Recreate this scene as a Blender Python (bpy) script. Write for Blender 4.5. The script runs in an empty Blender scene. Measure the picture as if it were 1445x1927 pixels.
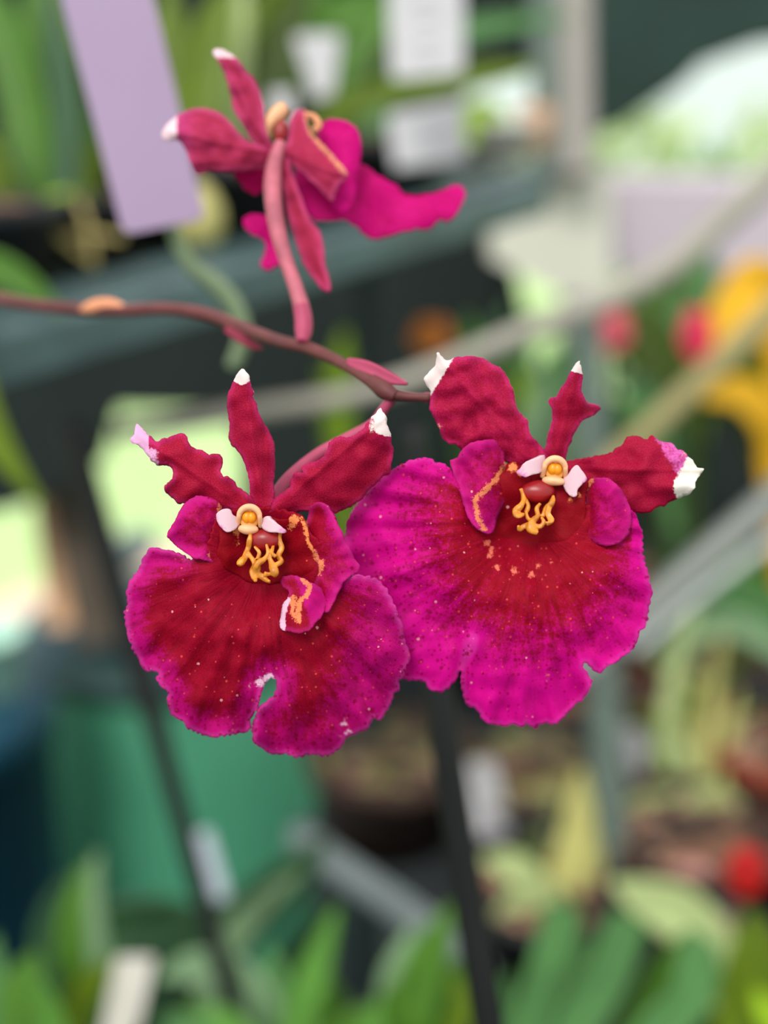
import bpy, math, random
import numpy as np
from mathutils import Vector, Matrix, noise
from mathutils.geometry import delaunay_2d_cdt

# ------------------------------------------------------------------ camera
F = 2100.0                      # focal length in pixels of the 1445x1927 frame
CX, CY = 722.5, 963.5
CAMZ = 1.2
PITCH = math.radians(19)
scene = bpy.context.scene
cam_d = bpy.data.cameras.new('camera')
cam = bpy.data.objects.new('camera', cam_d)
scene.collection.objects.link(cam)
scene.camera = cam
cam.location = (0, 0, CAMZ)
cam.rotation_euler = (math.pi / 2 - PITCH, 0, 0)
cam_d.sensor_fit = 'HORIZONTAL'
cam_d.sensor_width = 24.0
cam_d.lens = F / 1445.0 * 24.0
cam_d.clip_start = 0.01
cam_d.clip_end = 200
cam_d.dof.use_dof = True
cam_d.dof.focus_distance = 0.1025
cam_d.dof.aperture_fstop = cam_d.lens / 3.9
cam_d.dof.aperture_blades = 0

# ------------------------------------------------------------------ light
scene.view_settings.view_transform = 'Standard'
scene.view_settings.look = 'None'
scene.view_settings.gamma = 1
scene.view_settings.exposure = 0.5
world = bpy.data.worlds.new('overcast_sky')
scene.world = world
world.use_nodes = True
wn = world.node_tree
wn.nodes.clear()
wo = wn.nodes.new('ShaderNodeOutputWorld')
wb = wn.nodes.new('ShaderNodeBackground')
wtc = wn.nodes.new('ShaderNodeTexCoord')
wsep = wn.nodes.new('ShaderNodeSeparateXYZ')
wr = wn.nodes.new('ShaderNodeValToRGB')
wn.links.new(wtc.outputs['Generated'], wsep.inputs[0])
wn.links.new(wsep.outputs['Z'], wr.inputs[0])
wr.color_ramp.elements[0].position = 0.0
wr.color_ramp.elements[0].color = (0.62, 0.72, 0.66, 1)
wr.color_ramp.elements[1].position = 0.6
wr.color_ramp.elements[1].color = (1.0, 1.0, 1.0, 1)
wn.links.new(wr.outputs[0], wb.inputs[0])
wb.inputs[1].default_value = 1.0
wn.links.new(wb.outputs[0], wo.inputs[0])
sd = bpy.data.lights.new('sun', 'SUN')
sd.energy = 1.7
sd.angle = math.radians(25)
sd.color = (1.0, 0.97, 0.92)
sun = bpy.data.objects.new('sun', sd)
scene.collection.objects.link(sun)
sun.rotation_euler = (math.radians(42), 0, math.radians(-22))

# ------------------------------------------------------------------ helpers
RX = Matrix.Rotation(math.pi / 2 - PITCH, 3, 'X')
CAMP = Vector((0, 0, CAMZ))
RIGHT = RX @ Vector((1, 0, 0))
UP = RX @ Vector((0, 1, 0))
BACK = RX @ Vector((0, 0, 1))     # towards the camera
random.seed(7)


def W(px, py, D):
    """point seen at pixel px, py whose depth along the view axis is D metres"""
    return CAMP + RX @ Vector(((px - CX) / F * D, -(py - CY) / F * D, -D))


def onz(px, py, z):
    d = RX @ Vector(((px - CX) / F, -(py - CY) / F, -1))
    return CAMP + d * ((z - CAMZ) / d.z)


def lin(c):
    def f(v):
        v /= 255.0
        return v / 12.92 if v <= 0.04045 else ((v + 0.055) / 1.055) ** 2.4
    return (f(c[0]), f(c[1]), f(c[2]), 1)


def tag(o, label=None, cat=None, group=None, kind=None):
    if label: o['label'] = label
    if cat: o['category'] = cat
    if group: o['group'] = group
    if kind: o['kind'] = kind
    return o


def empty(name, loc, label=None, cat=None, group=None):
    o = bpy.data.objects.new(name, None)
    o.empty_display_size = 0.01
    scene.collection.objects.link(o)
    o.location = loc
    return tag(o, label, cat, group)


def obj(name, verts, faces, mat, parent=None, smooth=True, label=None, origin=None):
    """one mesh object; verts are world points"""
    if parent is not None:
        org = Vector((0, 0, 0))
        p = parent
        while p is not None:
            org += Vector(p.location)
            p = p.parent
        mine = Vector((0, 0, 0))
    else:
        if origin is None:
            n = max(1, len(verts))
            mine = Vector((sum(v[0] for v in verts) / n, sum(v[1] for v in verts) / n, min(v[2] for v in verts)))
        else:
            mine = Vector(origin)
        org = mine
    me = bpy.data.meshes.new(name)
    me.from_pydata([tuple(Vector(v) - org) for v in verts], [], faces)
    me.update()
    if smooth:
        me.polygons.foreach_set('use_smooth', [True] * len(me.polygons))
    me.materials.append(mat)
    o = bpy.data.objects.new(name, me)
    scene.collection.objects.link(o)
    o.location = mine
    if parent is not None:
        o.parent = parent
    if label: o['label'] = label
    return o


def fix_normals(o):
    import bmesh
    bm = bmesh.new(); bm.from_mesh(o.data)
    bmesh.ops.recalc_face_normals(bm, faces=bm.faces)
    bm.to_mesh(o.data); bm.free()
    return o


def nmat(name):
    m = bpy.data.materials.new(name)
    m.use_nodes = True
    nt = m.node_tree
    nt.nodes.clear()
    return m, nt


def N(nt, t, **kw):
    n = nt.nodes.new(t)
    for k, v in kw.items():
        setattr(n, k, v)
    return n


MC = {}


def mat(col, rough=0.6, var=0.15, scale=60, trans=0.0, metal=0.0, spec=0.3, bump=0.0, name=None):
    """procedural material: colour with noise variation, optional translucency"""
    key = (tuple(col), rough, var, scale, trans, metal, spec, bump)
    if key in MC: return MC[key]
    m, nt = nmat(name or 'surface')
    L = nt.links.new
    out = N(nt, 'ShaderNodeOutputMaterial')
    b = N(nt, 'ShaderNodeBsdfPrincipled')
    b.inputs['Roughness'].default_value = rough
    b.inputs['Metallic'].default_value = metal
    b.inputs['Specular IOR Level'].default_value = spec
    tc = N(nt, 'ShaderNodeTexCoord')
    no = N(nt, 'ShaderNodeTexNoise')
    no.inputs['Scale'].default_value = scale
    no.inputs['Detail'].default_value = 4
    L(tc.outputs['Object'], no.inputs['Vector'])
    mx = N(nt, 'ShaderNodeMix', data_type='RGBA')
    c = lin(col)
    mx.inputs['A'].default_value = tuple(v * (1 - var * 1.6) for v in c[:3]) + (1,)
    mx.inputs['B'].default_value = tuple(min(1, v * (1 + var * 1.6)) for v in c[:3]) + (1,)
    L(no.outputs['Fac'], mx.inputs['Factor'])
    L(mx.outputs['Result'], b.inputs['Base Color'])
    if bump:
        bp = N(nt, 'ShaderNodeBump')
        bp.inputs['Strength'].default_value = bump
        bp.inputs['Distance'].default_value = 0.002
        L(no.outputs['Fac'], bp.inputs['Height'])
        L(bp.outputs[0], b.inputs['Normal'])
    if trans:
        t = N(nt, 'ShaderNodeBsdfTranslucent')
        L(mx.outputs['Result'], t.inputs[0])
        ms = N(nt, 'ShaderNodeMixShader')
        ms.inputs[0].default_value = trans
        L(b.outputs[0], ms.inputs[1]); L(t.outputs[0], ms.inputs[2])
        L(ms.outputs[0], out.inputs[0])
    else:
        L(b.outputs[0], out.inputs[0])
    MC[key] = m
    return m


# --- geometry builders (world points)
def catmull(pts, n, closed=False):
    P = [np.array(p, float) for p in pts]
    out = []
    m = len(P)
    segs = m if closed else m - 1
    for i in range(segs):
        if closed:
            a, b, c, d = P[(i - 1) % m], P[i], P[(i + 1) % m], P[(i + 2) % m]
        else:
            a, b, c, d = P[max(i - 1, 0)], P[i], P[i + 1], P[min(i + 2, m - 1)]
        for k in range(n):
            t = k / n
            out.append(0.5 * (2 * b + (c - a) * t + (2 * a - 5 * b + 4 * c - d) * t * t + (3 * b - a - 3 * c + d) * t ** 3))
    if not closed: out.append(P[-1])
    return out


def tube_mesh(pts, radii, seg=14, sub=6, lump=0.0):
    """pts world points, radii metres -> verts, faces (closed)"""
    arr = [list(p) + [r] for p, r in zip(pts, radii)]
    s = catmull(arr, sub) if len(arr) > 2 else [np.array(arr[0]) * (1 - t) + np.array(arr[1]) * t for t in np.linspace(0, 1, sub + 1)]
    V, Fc = [], []
    prev = None
    n = len(s)
    for i in range(n):
        p = Vector(s[i][:3]); r = max(1e-5, s[i][3])
        t = Vector(s[min(i + 1, n - 1)][:3]) - Vector(s[max(i - 1, 0)][:3])
        t.normalize()
        if prev is None:
            a = t.orthogonal().normalized()
        else:
            a = (prev - t * prev.dot(t)).normalized()
        prev = a
        b = t.cross(a)
        for k in range(seg):
            an = 2 * math.pi * k / seg
            rr = r
            if lump:
                rr *= 1 + lump * noise.noise(Vector((p.x, p.y, p.z)) * 1500 + Vector((math.cos(an), math.sin(an), 0)))
            V.append(p + (a * math.cos(an) + b * math.sin(an)) * rr)
    for i in range(n - 1):
        for k in range(seg):
            k2 = (k + 1) % seg
            Fc.append((i * seg + k, i * seg + k2, (i + 1) * seg + k2, (i + 1) * seg + k))
    Fc.append(tuple(reversed(range(seg))))
    Fc.append(tuple(range((n - 1) * seg, n * seg)))
    return V, Fc


def tube_px(name, pts, material, parent=None, seg=14, sub=6, lump=0.0, label=None):
    """pts: (px, py, D, half-width in px)"""
    P = [W(a, b, c) for a, b, c, r in pts]
    R = [r * c / F for a, b, c, r in pts]
    V, Fc = tube_mesh(P, R, seg, sub, lump)
    return obj(name, V, Fc, material, parent, label=label)


def ell(center, ax, seg=20, rings=12, lump=0.0, lf=300):
    """ellipsoid from a centre and three axis vectors"""
    V, Fc = [], []
    a, b, c = ax
    V.append(center + c)
    for i in range(1, rings):
        ph = math.pi * i / rings
        for k in range(seg):
            th = 2 * math.pi * k / seg
            d = a * (math.sin(ph) * math.cos(th)) + b * (math.sin(ph) * math.sin(th)) + c * math.cos(ph)
            if lump:
                d = d * (1 + lump * noise.noise((center + d) * lf))
            V.append(center + d)
    V.append(center - c)
    for k in range(seg):
        Fc.append((0, 1 + k, 1 + (k + 1) % seg))
        e = len(V) - 1
        Fc.append((e, e - seg + (k + 1) % seg, e - seg + k))
    for i in range(rings - 2):
        for k in range(seg):
            q = 1 + i * seg
            Fc.append((q + k, q + seg + k, q + seg + (k + 1) % seg, q + (k + 1) % seg))
    return V, Fc


def ell_px(px, py, D, rx, ry, rz, rot=0, lump=0.0, lf=300):
    s = D / F
    ca, sa = math.cos(math.radians(rot)), math.sin(math.radians(rot))
    a = (RIGHT * ca - UP * sa) * rx * s
    b = (RIGHT * sa + UP * ca) * ry * s
    return ell(W(px, py, D), (a, b, BACK * rz * s), lump=lump, lf=lf)


def beam(p0, p1, w, h, up=Vector((0, 0, 1)), bev=0.15):
    p0, p1 = Vector(p0), Vector(p1)
    t = (p1 - p0).normalized()
    s = t.cross(up).normalized()
    u = s.cross(t).normalized()
    b = bev * min(w, h)
    prof = [(-w / 2 + b, -h / 2), (w / 2 - b, -h / 2), (w / 2, -h / 2 + b), (w / 2, h / 2 - b), (w / 2 - b, h / 2), (-w / 2 + b, h / 2), (-w / 2, h / 2 - b), (-w / 2, -h / 2 + b)]
    V = [p + s * x + u * y for p in (p0, p1) for x, y in prof]
    Fc = [(i, (i + 1) % 8, 8 + (i + 1) % 8, 8 + i) for i in range(8)] + [tuple(reversed(range(8))), tuple(range(8, 16))]
    return V, Fc


def prism(poly_pts, off):
    """extrude a world polygon by vector off"""
    n = len(poly_pts)
    V = [Vector(p) for p in poly_pts] + [Vector(p) + off for p in poly_pts]
    Fc = [tuple(range(n)), tuple(reversed(range(n, 2 * n)))] + [(i, n + i, n + (i + 1) % n, (i + 1) % n) for i in range(n)]
    return V, Fc


def lathe(c, prof, seg=32):
    """prof: (radius, height) closed up at both ends"""
    V, Fc = [], []
    for r, h in prof:
        for k in range(seg):
            a = 2 * math.pi * k / seg
            V.append(Vector((c[0] + r * math.cos(a), c[1] + r * math.sin(a), c[2] + h)))
    for i in range(len(prof) - 1):
        for k in range(seg):
            k2 = (k + 1) % seg
            Fc.append((i * seg + k, i * seg + k2, (i + 1) * seg + k2, (i + 1) * seg + k))
    Fc.append(tuple(reversed(range(seg))))
    n = len(prof) - 1
    Fc.append(tuple(n * seg + k for k in range(seg)))
    return V, Fc


def join(*ms):
    V, Fc = [], []
    for v, f in ms:
        o = len(V)
        V += list(v)
        Fc += [tuple(i + o for i in q) for q in f]
    return V, Fc


def blade(pts, widths, tilt=0.0, chan=0.18, thick=0.0012, n=6):
    """a leaf: world spine points, widths (m); faces the camera with a tilt; closed solid"""
    arr = [list(p) + [w] for p, w in zip(pts, widths)]
    s = catmull(arr, n) if len(arr) > 2 else arr
    V, Fc = [], []
    m = len(s)
    K = 7
    for i in range(m):
        p = Vector(s[i][:3]); w = max(2e-4, s[i][3])
        t = (Vector(s[min(i + 1, m - 1)][:3]) - Vector(s[max(i - 1, 0)][:3])).normalized()
        side = t.cross(BACK)
        if side.length < 1e-3: side = t.orthogonal()
        side.normalize()
        nn = side.cross(t).normalized()
        side = Matrix.Rotation(tilt, 3, t) @ side
        nn = Matrix.Rotation(tilt, 3, t) @ nn
        for sg in (1, -1):
            for k in range(K):
                u = -1 + 2 * k / (K - 1)
                e = 1 - u * u
                V.append(p + side * (u * w / 2) + nn * (abs(u) * w * chan + sg * thick * 0.5 * (0.2 + e)))
    for i in range(m - 1):
        a = i * 2 * K; b = a + 2 * K
        for k in range(K - 1):
            Fc.append((a + k, a + k + 1, b + k + 1, b + k))
            Fc.append((a + K + k + 1, a + K + k, b + K + k, b + K + k + 1))
        Fc.append((a, b, b + K, a + K))
        Fc.append((a + K - 1, a + 2 * K - 1, b + 2 * K - 1, b + K - 1))
    Fc.append(tuple(range(K)) + tuple(reversed(range(K, 2 * K))))
    a = (m - 1) * 2 * K
    Fc.append(tuple(reversed(range(a, a + K))) + tuple(range(a + K, a + 2 * K)))
    return V, Fc


PROF = {'strap': (0.75, 1, 1, 0.9, 0.15), 'oval': (0.35, 0.85, 1, 0.75, 0.1), 'cut': (1, 1, 1, 1, 0.9)}


def leaf_px(name, pts, D, w, m, parent, prof='strap', tilt=0.0, chan=0.15):
    """pts: list of (px, py) or (px, py, D); w: full width in px"""
    P = [W(p[0], p[1], p[2] if len(p) > 2 else D) for p in pts]
    q = PROF[prof]
    ws = []
    for i, p in enumerate(pts):
        t = i / (len(pts) - 1) * (len(q) - 1)
        j = min(int(t), len(q) - 2)
        ws.append(w * (q[j] + (q[j + 1] - q[j]) * (t - j)) * (p[2] if len(p) > 2 else D) / F)
    if len(P) < 4:                       # resample so the width profile holds
        s = catmull([list(p) for p in P], 4) if len(P) > 2 else [np.array(P[0]) * (1 - t) + np.array(P[1]) * t for t in np.linspace(0, 1, 9)]
        P = [Vector(x) for x in s]
        ws = []
        for i in range(len(P)):
            t = i / (len(P) - 1) * (len(q) - 1)
            j = min(int(t), len(q) - 2)
            ws.append(w * (q[j] + (q[j + 1] - q[j]) * (t - j)) * D / F)
    V, Fc = blade(P, ws, tilt, chan)
    return obj(name, V, Fc, m, parent)


# ------------------------------------------------------------------ petal material
def petal_material(name, red, mag, pale, yel, spots=0.0, vein=1.0, fine=0.3, trans=0.22, rimc=None):
    m, nt = nmat(name)
    L = nt.links.new
    out = N(nt, 'ShaderNodeOutputMaterial')
    uv = N(nt, 'ShaderNodeUVMap', uv_map='UVMap')

    def attr(a):
        n = N(nt, 'ShaderNodeAttribute', attribute_name=a)
        return n

    def math_(op, a, b=None, c=None, clamp=False):
        n = N(nt, 'ShaderNodeMath', operation=op, use_clamp=clamp)
        for i, v in enumerate((a, b, c)):
            if v is None: continue
            if isinstance(v, (int, float)): n.inputs[i].default_value = v
            else: L(v, n.inputs[i])
        return n.outputs[0]

    def noise_(vec, scale, detail=3, rough=0.55):
        n = N(nt, 'ShaderNodeTexNoise')
        n.inputs['Scale'].default_value = scale
        n.inputs['Detail'].default_value = detail
        n.inputs['Roughness'].default_value = rough
        L(vec, n.inputs['Vector'])
        return n.outputs['Fac']

    def ss(x, a, b):
        n = N(nt, 'ShaderNodeMapRange', interpolation_type='SMOOTHSTEP')
        L(x, n.inputs['Value'])
        n.inputs['From Min'].default_value = a
        n.inputs['From Max'].default_value = b
        return n.outputs['Result']

    def mix(f, a, b, blend='MIX'):
        n = N(nt, 'ShaderNodeMix', data_type='RGBA', blend_type=blend)
        if isinstance(f, (int, float)): n.inputs['Factor'].default_value = f
        else: L(f, n.inputs['Factor'])
        for k, v in (('A', a), ('B', b)):
            if isinstance(v, tuple): n.inputs[k].default_value = v
            else: L(v, n.inputs[k])
        return n.outputs['Result']

    U = uv.outputs[0]
    pol = attr('polar').outputs['Vector']
    veins = noise_(pol, 1.0, 4, 0.6)
    mott = noise_(U, 9.0, 5, 0.65)
    fin = noise_(U, 42.0, 3, 0.7)
    # red to magenta
    mg = attr('mag').outputs['Fac']
    x = math_('ADD', mg, math_('MULTIPLY', math_('SUBTRACT', veins, 0.5), 0.9 * vein))
    mot2 = noise_(U, 22.0, 3, 0.7)
    x = math_('ADD', x, math_('MULTIPLY', math_('SUBTRACT', mott, 0.5), 1.1))
    x = math_('ADD', x, math_('MULTIPLY', math_('SUBTRACT', mot2, 0.5), 1.1))
    f = ss(x, 0.15, 0.85)
    col = mix(f, lin(red), lin(mag))
    # light / dark vein modulation
    dk = ss(veins, 0.28, 0.6)
    col = mix(math_('MULTIPLY', math_('SUBTRACT', 1.0, dk), 0.55 * vein), col, mix(1.0, col, (0.45, 0.3, 0.4, 1), 'MULTIPLY'))
    # rim slightly lighter
    if rimc is not None:
        rf = math_('MULTIPLY', ss(attr('rim').outputs['Fac'], 13.0, 1.0), 0.45)
        col = mix(rf, col, lin(rimc))
    # fine velvety mottle
    ff = ss(fin, 0.35, 0.75)
    col = mix(math_('MULTIPLY', ff, fine), col, mix(1.0, col, (0.20, 0.015, 0.06, 1), 'ADD'))
    height = math_('ADD', math_('MULTIPLY', fin, 0.25), math_('MULTIPLY', veins, 1.2 * vein))
    if spots:
        sm = attr('spot').outputs['Fac']
        for sc, thr, c, amt in ((4.4, 0.10, (240, 160, 170), 0.85), (6.5, 0.24, (128, 0, 30), 0.6), (8.5, 0.15, (226, 70, 70), 0.75), (11.5, 0.27, (136, 0, 34), 0.6)):
            vo = N(nt, 'ShaderNodeTexVoronoi', feature='F1')
            vo.inputs['Scale'].default_value = sc
            L(U, vo.inputs['Vector'])
            sp = N(nt, 'ShaderNodeSeparateColor')
            L(vo.outputs['Color'], sp.inputs[0])
            keep = math_('LESS_THAN', sp.outputs[0], math_('MULTIPLY', sm, spots))
            d = math_('ADD', vo.outputs['Distance'], math_('MULTIPLY', math_('SUBTRACT', fin, 0.5), 0.16))
            size = math_('MULTIPLY', math_('ADD', sp.outputs[1], 0.35), thr)
            dot = math_('MULTIPLY', math_('LESS_THAN', d, size), keep)
            col = mix(math_('MULTIPLY', dot, amt), col, lin(c))
            height = math_('ADD', height, math_('MULTIPLY', dot, 0.8))
    # yellow and pale patches with ragged edges
    rag = noise_(U, 16.0, 5, 0.75)
    ya = math_('ADD', attr('yel').outputs['Fac'], math_('MULTIPLY', math_('SUBTRACT', rag, 0.5), 2.0))
    col = mix(math_('MULTIPLY', ss(ya, 0.42, 0.66), 0.9), col, lin(yel))
    wa = math_('ADD', attr('white').outputs['Fac'], math_('MULTIPLY', math_('SUBTRACT', noise_(U, 15.0, 4, 0.7), 0.5), 0.9))
    col = mix(ss(wa, 0.36, 0.6), col, lin(pale))
    b = N(nt, 'ShaderNodeBsdfPrincipled')
    b.inputs['Roughness'].default_value = 0.55
    b.inputs['Specular IOR Level'].default_value = 0.08
    L(col, b.inputs['Base Color'])
    bp = N(nt, 'ShaderNodeBump')
    bp.inputs['Strength'].default_value = 0.55
    bp.inputs['Distance'].default_value = 0.00022
    L(height, bp.inputs['Height'])
    L(bp.outputs[0], b.inputs['Normal'])
    t = N(nt, 'ShaderNodeBsdfTranslucent')
    L(col, t.inputs[0])
    ms = N(nt, 'ShaderNodeMixShader')
    ms.inputs[0].default_value = trans
    L(b.outputs[0], ms.inputs[1]); L(t.outputs[0], ms.inputs[2])
    L(ms.outputs[0], out.inputs[0])
    return m


def z(tab, ox, oy, s):
    return [(ox + x / s, oy + y / s) for x, y in tab]


def z1(t): return z(t, 220, 660, 2.4914)
def z2(t): return z(t, 220, 1000, 2.4914)
def z3(t): return z(t, 760, 640, 2.4914)
def z4(t): return z(t, 640, 1000, 2.3306)
def z5(t): return z(t, 280, 70, 2.3306)


def smooth(x, a, b):
    t = np.clip((x - a) / (b - a), 0, 1)
    return t * t * (3 - 2 * t)


def fbm(x, y, s, seed=0):
    return np.array([noise.noise(Vector((a * s, b * s, seed))) for a, b in zip(x, y)])


def seg_dist(X, Y, pts):
    d = np.full(X.shape, 1e9)
    for (ax, ay), (bx, by) in zip(pts[:-1], pts[1:]):
        vx, vy = bx - ax, by - ay
        t = np.clip(((X - ax) * vx + (Y - ay) * vy) / (vx * vx + vy * vy + 1e-9), 0, 1)
        d = np.minimum(d, np.hypot(X - ax - t * vx, Y - ay - t * vy))
    return d


def sheet(name, outline, depth, material, parent, center, spacing=5.0, frill=1.2, ff=0.09, thick=0.00028,
          mag=None, white=None, yel=None, spot=None, label=None, vs=9.0, seed=1, teeth=0.0, tp=15.0, norim=None):
    """petal sheet: outline in photo pixels, depth(X, Y) in mm along the view axis; solid with real thickness"""
    c = catmull(outline, 10, closed=True)
    # resample evenly
    c = np.array(c)
    seg = np.hypot(*(np.roll(c, -1, 0) - c).T)
    cum = np.concatenate([[0], np.cumsum(seg)])
    n = int(cum[-1] / 3.2)
    t = np.linspace(0, cum[-1], n, endpoint=False)
    cc = np.vstack([c, c[:1]])
    P = np.stack([np.interp(t, cum, cc[:, 0]), np.interp(t, cum, cc[:, 1])], 1)
    if frill:
        T = np.roll(P, -1, 0) - np.roll(P, 1, 0)
        T /= np.hypot(T[:, 0], T[:, 1])[:, None] + 1e-9
        nn = np.stack([T[:, 1], -T[:, 0]], 1)
        area = np.sum(P[:, 0] * np.roll(P[:, 1], -1) - np.roll(P[:, 0], -1) * P[:, 1])
        sgn = 1.0 if area > 0 else -1.0
        w = fbm(P[:, 0], P[:, 1], ff, seed) * frill * 1.6 + fbm(P[:, 0], P[:, 1], ff * 2.3, seed + 5) * frill
        if teeth:
            sl = np.arange(len(P)) * 3.2
            ph = sl / tp * math.pi + 2.2 * fbm(P[:, 0], P[:, 1], 0.02, seed + 9) * math.pi
            w = w + teeth * (np.abs(np.sin(ph)) - 0.6) * (0.5 + 0.9 * np.abs(fbm(P[:, 0], P[:, 1], 0.015, seed + 2)) * 2)
            w = w * 1.0
        P = P + nn * w[:, None] * sgn
    x0, y0 = P.min(0); x1, y1 = P.max(0)
    gx, gy = [], []
    r = 0
    y = y0
    while y < y1:
        xs = np.arange(x0 + (spacing / 2 if r % 2 else 0), x1, spacing)
        gx += list(xs); gy += [y] * len(xs)
        y += spacing * 0.866; r += 1
    gx, gy = np.array(gx), np.array(gy)
    # inside test
    ins = np.zeros(len(gx), bool)
    A, B = P, np.roll(P, -1, 0)
    for (ax, ay), (bx, by) in zip(A, B):
        if ay == by: continue
        cnd = ((ay > gy) != (by > gy)) & (gx < (bx - ax) * (gy - ay) / (by - ay) + ax)
        ins ^= cnd
    gx, gy = gx[ins], gy[ins]
    dm = np.full(len(gx), 1e9)
    for ax, ay in P:
        dm = np.minimum(dm, np.hypot(gx - ax, gy - ay))
    k = dm > spacing * 0.55
    gx, gy = gx[k], gy[k]
    vin = [Vector(p) for p in P] + [Vector((a, b)) for a, b in zip(gx, gy)]
    res = delaunay_2d_cdt(vin, [], [list(range(len(P)))], 1, 1e-4)
    vo, fo = res[0], res[2]
    X = np.array([v[0] for v in vo]); Y = np.array([v[1] for v in vo])
    D = depth(X, Y) / 1000.0
    rim = np.full(X.shape, 1e9)
    for ax, ay in P:
        rim = np.minimum(rim, np.hypot(X - ax, Y - ay))
    V = [W(a, b, d) for a, b, d in zip(X, Y, D)]
    if norim: rim = rim + 200 * norim(X, Y)
    faces = []
    for f in fo:
        a, b, c3 = V[f[0]], V[f[1]], V[f[2]]
        nrm = (b - a).cross(c3 - a)
        faces.append(tuple(f) if nrm.dot(BACK) > 0 else tuple(reversed(f)))
    o = obj(name, V, faces, material, parent, label=label)
    me = o.data

    def put(nm, arr):
        at = me.attributes.new(nm, 'FLOAT', 'POINT')
        at.data.foreach_set('value', np.ascontiguousarray(arr, dtype=np.float32))
    zero = np.zeros_like(X)
    put('rim', rim)
    put('mag', mag(X, Y, rim) if mag else zero)
    put('white', white(X, Y, rim) if white else zero)
    put('yel', yel(X, Y, rim) if yel else zero)
    put('spot', spot(X, Y, rim) if spot else zero)
    dx, dy = X - center[0], Y - center[1]
    th = np.arctan2(dx, dy)
    rr = np.hypot(dx, dy)
    pol = np.stack([th * vs, rr / 90.0, np.full_like(rr, seed)], 1).astype(np.float32)
    at = me.attributes.new('polar', 'FLOAT_VECTOR', 'POINT')
    at.data.foreach_set('vector', pol.ravel())
    uvl = me.uv_layers.new(name='UVMap')
    li = np.zeros(len(me.loops), dtype=np.int32)
    me.loops.foreach_get('vertex_index', li)
    uvl.data.foreach_set('uv', np.stack([X[li] / 100, Y[li] / 100], 1).astype(np.float32).ravel())
    so = o.modifiers.new('thickness', 'SOLIDIFY')
    so.thickness = thick
    so.offset = -1
    return o


def axis_depth(base, tip, d0, d1, chan=0.0, twist=0.0, arch=0.0, wav=0.25, seed=0, d_mid=0.0):
    bx, by = base; tx, ty = tip
    L = math.hypot(tx - bx, ty - by)
    ux, uy = (tx - bx) / L, (ty - by) / L

    def f(X, Y):
        t = ((X - bx) * ux + (Y - by) * uy) / L
        s = (-(X - bx) * uy + (Y - by) * ux) / 45.0
        return d0 + (d1 - d0) * t + chan * s * s + twist * s + d_mid * np.sin(np.clip(t, 0, 1) * math.pi) + wav * fbm(X, Y, 0.03, seed) * 2 - 0.25 * np.exp(-(s / 0.12) ** 2)
    return f


def blob(X, Y, pts):
    """pts: (x, y, r, value) soft blobs, max-combined"""
    v = np.zeros_like(X)
    for x, y, r, a in pts:
        v = np.maximum(v, a * np.exp(-((X - x) ** 2 + (Y - y) ** 2) / (r * r)))
    return v


# ------------------------------------------------------------------ the setting
def backwall(name, poly, D, th, m, label=None, cat=None):
    P = [W(x, y, D) for x, y in poly]
    V, Fc = prism(P, -BACK * th)
    o = obj(name, V, Fc, m, smooth=False)
    fix_normals(o)
    return o


lawn_m = mat((176, 204, 140), 0.9, 0.25, 3.0, name='lawn grass')
o = obj('floor', [Vector((-30, 1.9, 0)), Vector((30, 1.9, 0)), Vector((30, 30, 0)), Vector((-30, 30, 0)),
                  Vector((-30, 1.9, -0.1)), Vector((30, 1.9, -0.1)), Vector((30, 30, -0.1)), Vector((-30, 30, -0.1))],
        [(0, 1, 2, 3), (7, 6, 5, 4), (0, 4, 5, 1), (1, 5, 6, 2), (2, 6, 7, 3), (3, 7, 4, 0)], lawn_m, smooth=False)
o.name = 'lawn'; tag(o, 'bright sunlit green lawn outside the shade house', 'lawn', kind='structure')
o = obj('floor', [Vector((-4, -3, 0)), Vector((4, -3, 0)), Vector((4, 1.9, 0)), Vector((-4, 1.9, 0)),
                  Vector((-4, -3, -0.1)), Vector((4, -3, -0.1)), Vector((4, 1.9, -0.1)), Vector((-4, 1.9, -0.1))],
        [(0, 1, 2, 3), (7, 6, 5, 4), (0, 4, 5, 1), (1, 5, 6, 2), (2, 6, 7, 3), (3, 7, 4, 0)],
        mat((40, 48, 47), 0.9, 0.3, 20, name='gravel floor'), smooth=False)
tag(o, kind='structure')
# pale kerb path between shade house and lawn
V, Fc = prism([onz(-300, 1330, 0.0), onz(330, 1085, 0.0), onz(430, 1010, 0.0), onz(-300, 1240, 0.0)], Vector((0, 0, 0.03)))
o = fix_normals(obj('path', V, Fc, mat((225, 200, 180), 0.9, 0.15, 8, name='pale path'), smooth=False))
tag(o, 'pale beige path between the lawn and the shade house', 'path', kind='structure')

# shade toned backing wall behind the upper bench, its dark colour standing in for shade
cloth = mat((18, 27, 25), 0.9, 0.35, 9, name='shade toned backing')
o = backwall('wall_back', [(-260, -200), (1010, -200), (1010, 110), (900, 150), (860, 190), (860, 300), (985, 320), (960, 460), (1010, 700), (1200, 760), (1460, 780), (1460, 1190), (1050, 1250), (700, 1250), (455, 1210), (455, 830), (420, 770), (215, 765),
                           (190, 860), (110, 925), (0, 960), (-260, 1000)], 1.15, 0.02, cloth)
tag(o, kind='structure')
o = backwall('wall_right', [(1112, -200), (1700, -200), (1700, 50), (1440, 70), (1330, 110), (1290, 150), (1180, 225), (1112, 250)], 1.5, 0.02, mat((30, 50, 44), 0.9, 0.4, 7, name='green shade cloth'))
tag(o, kind='structure')

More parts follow.
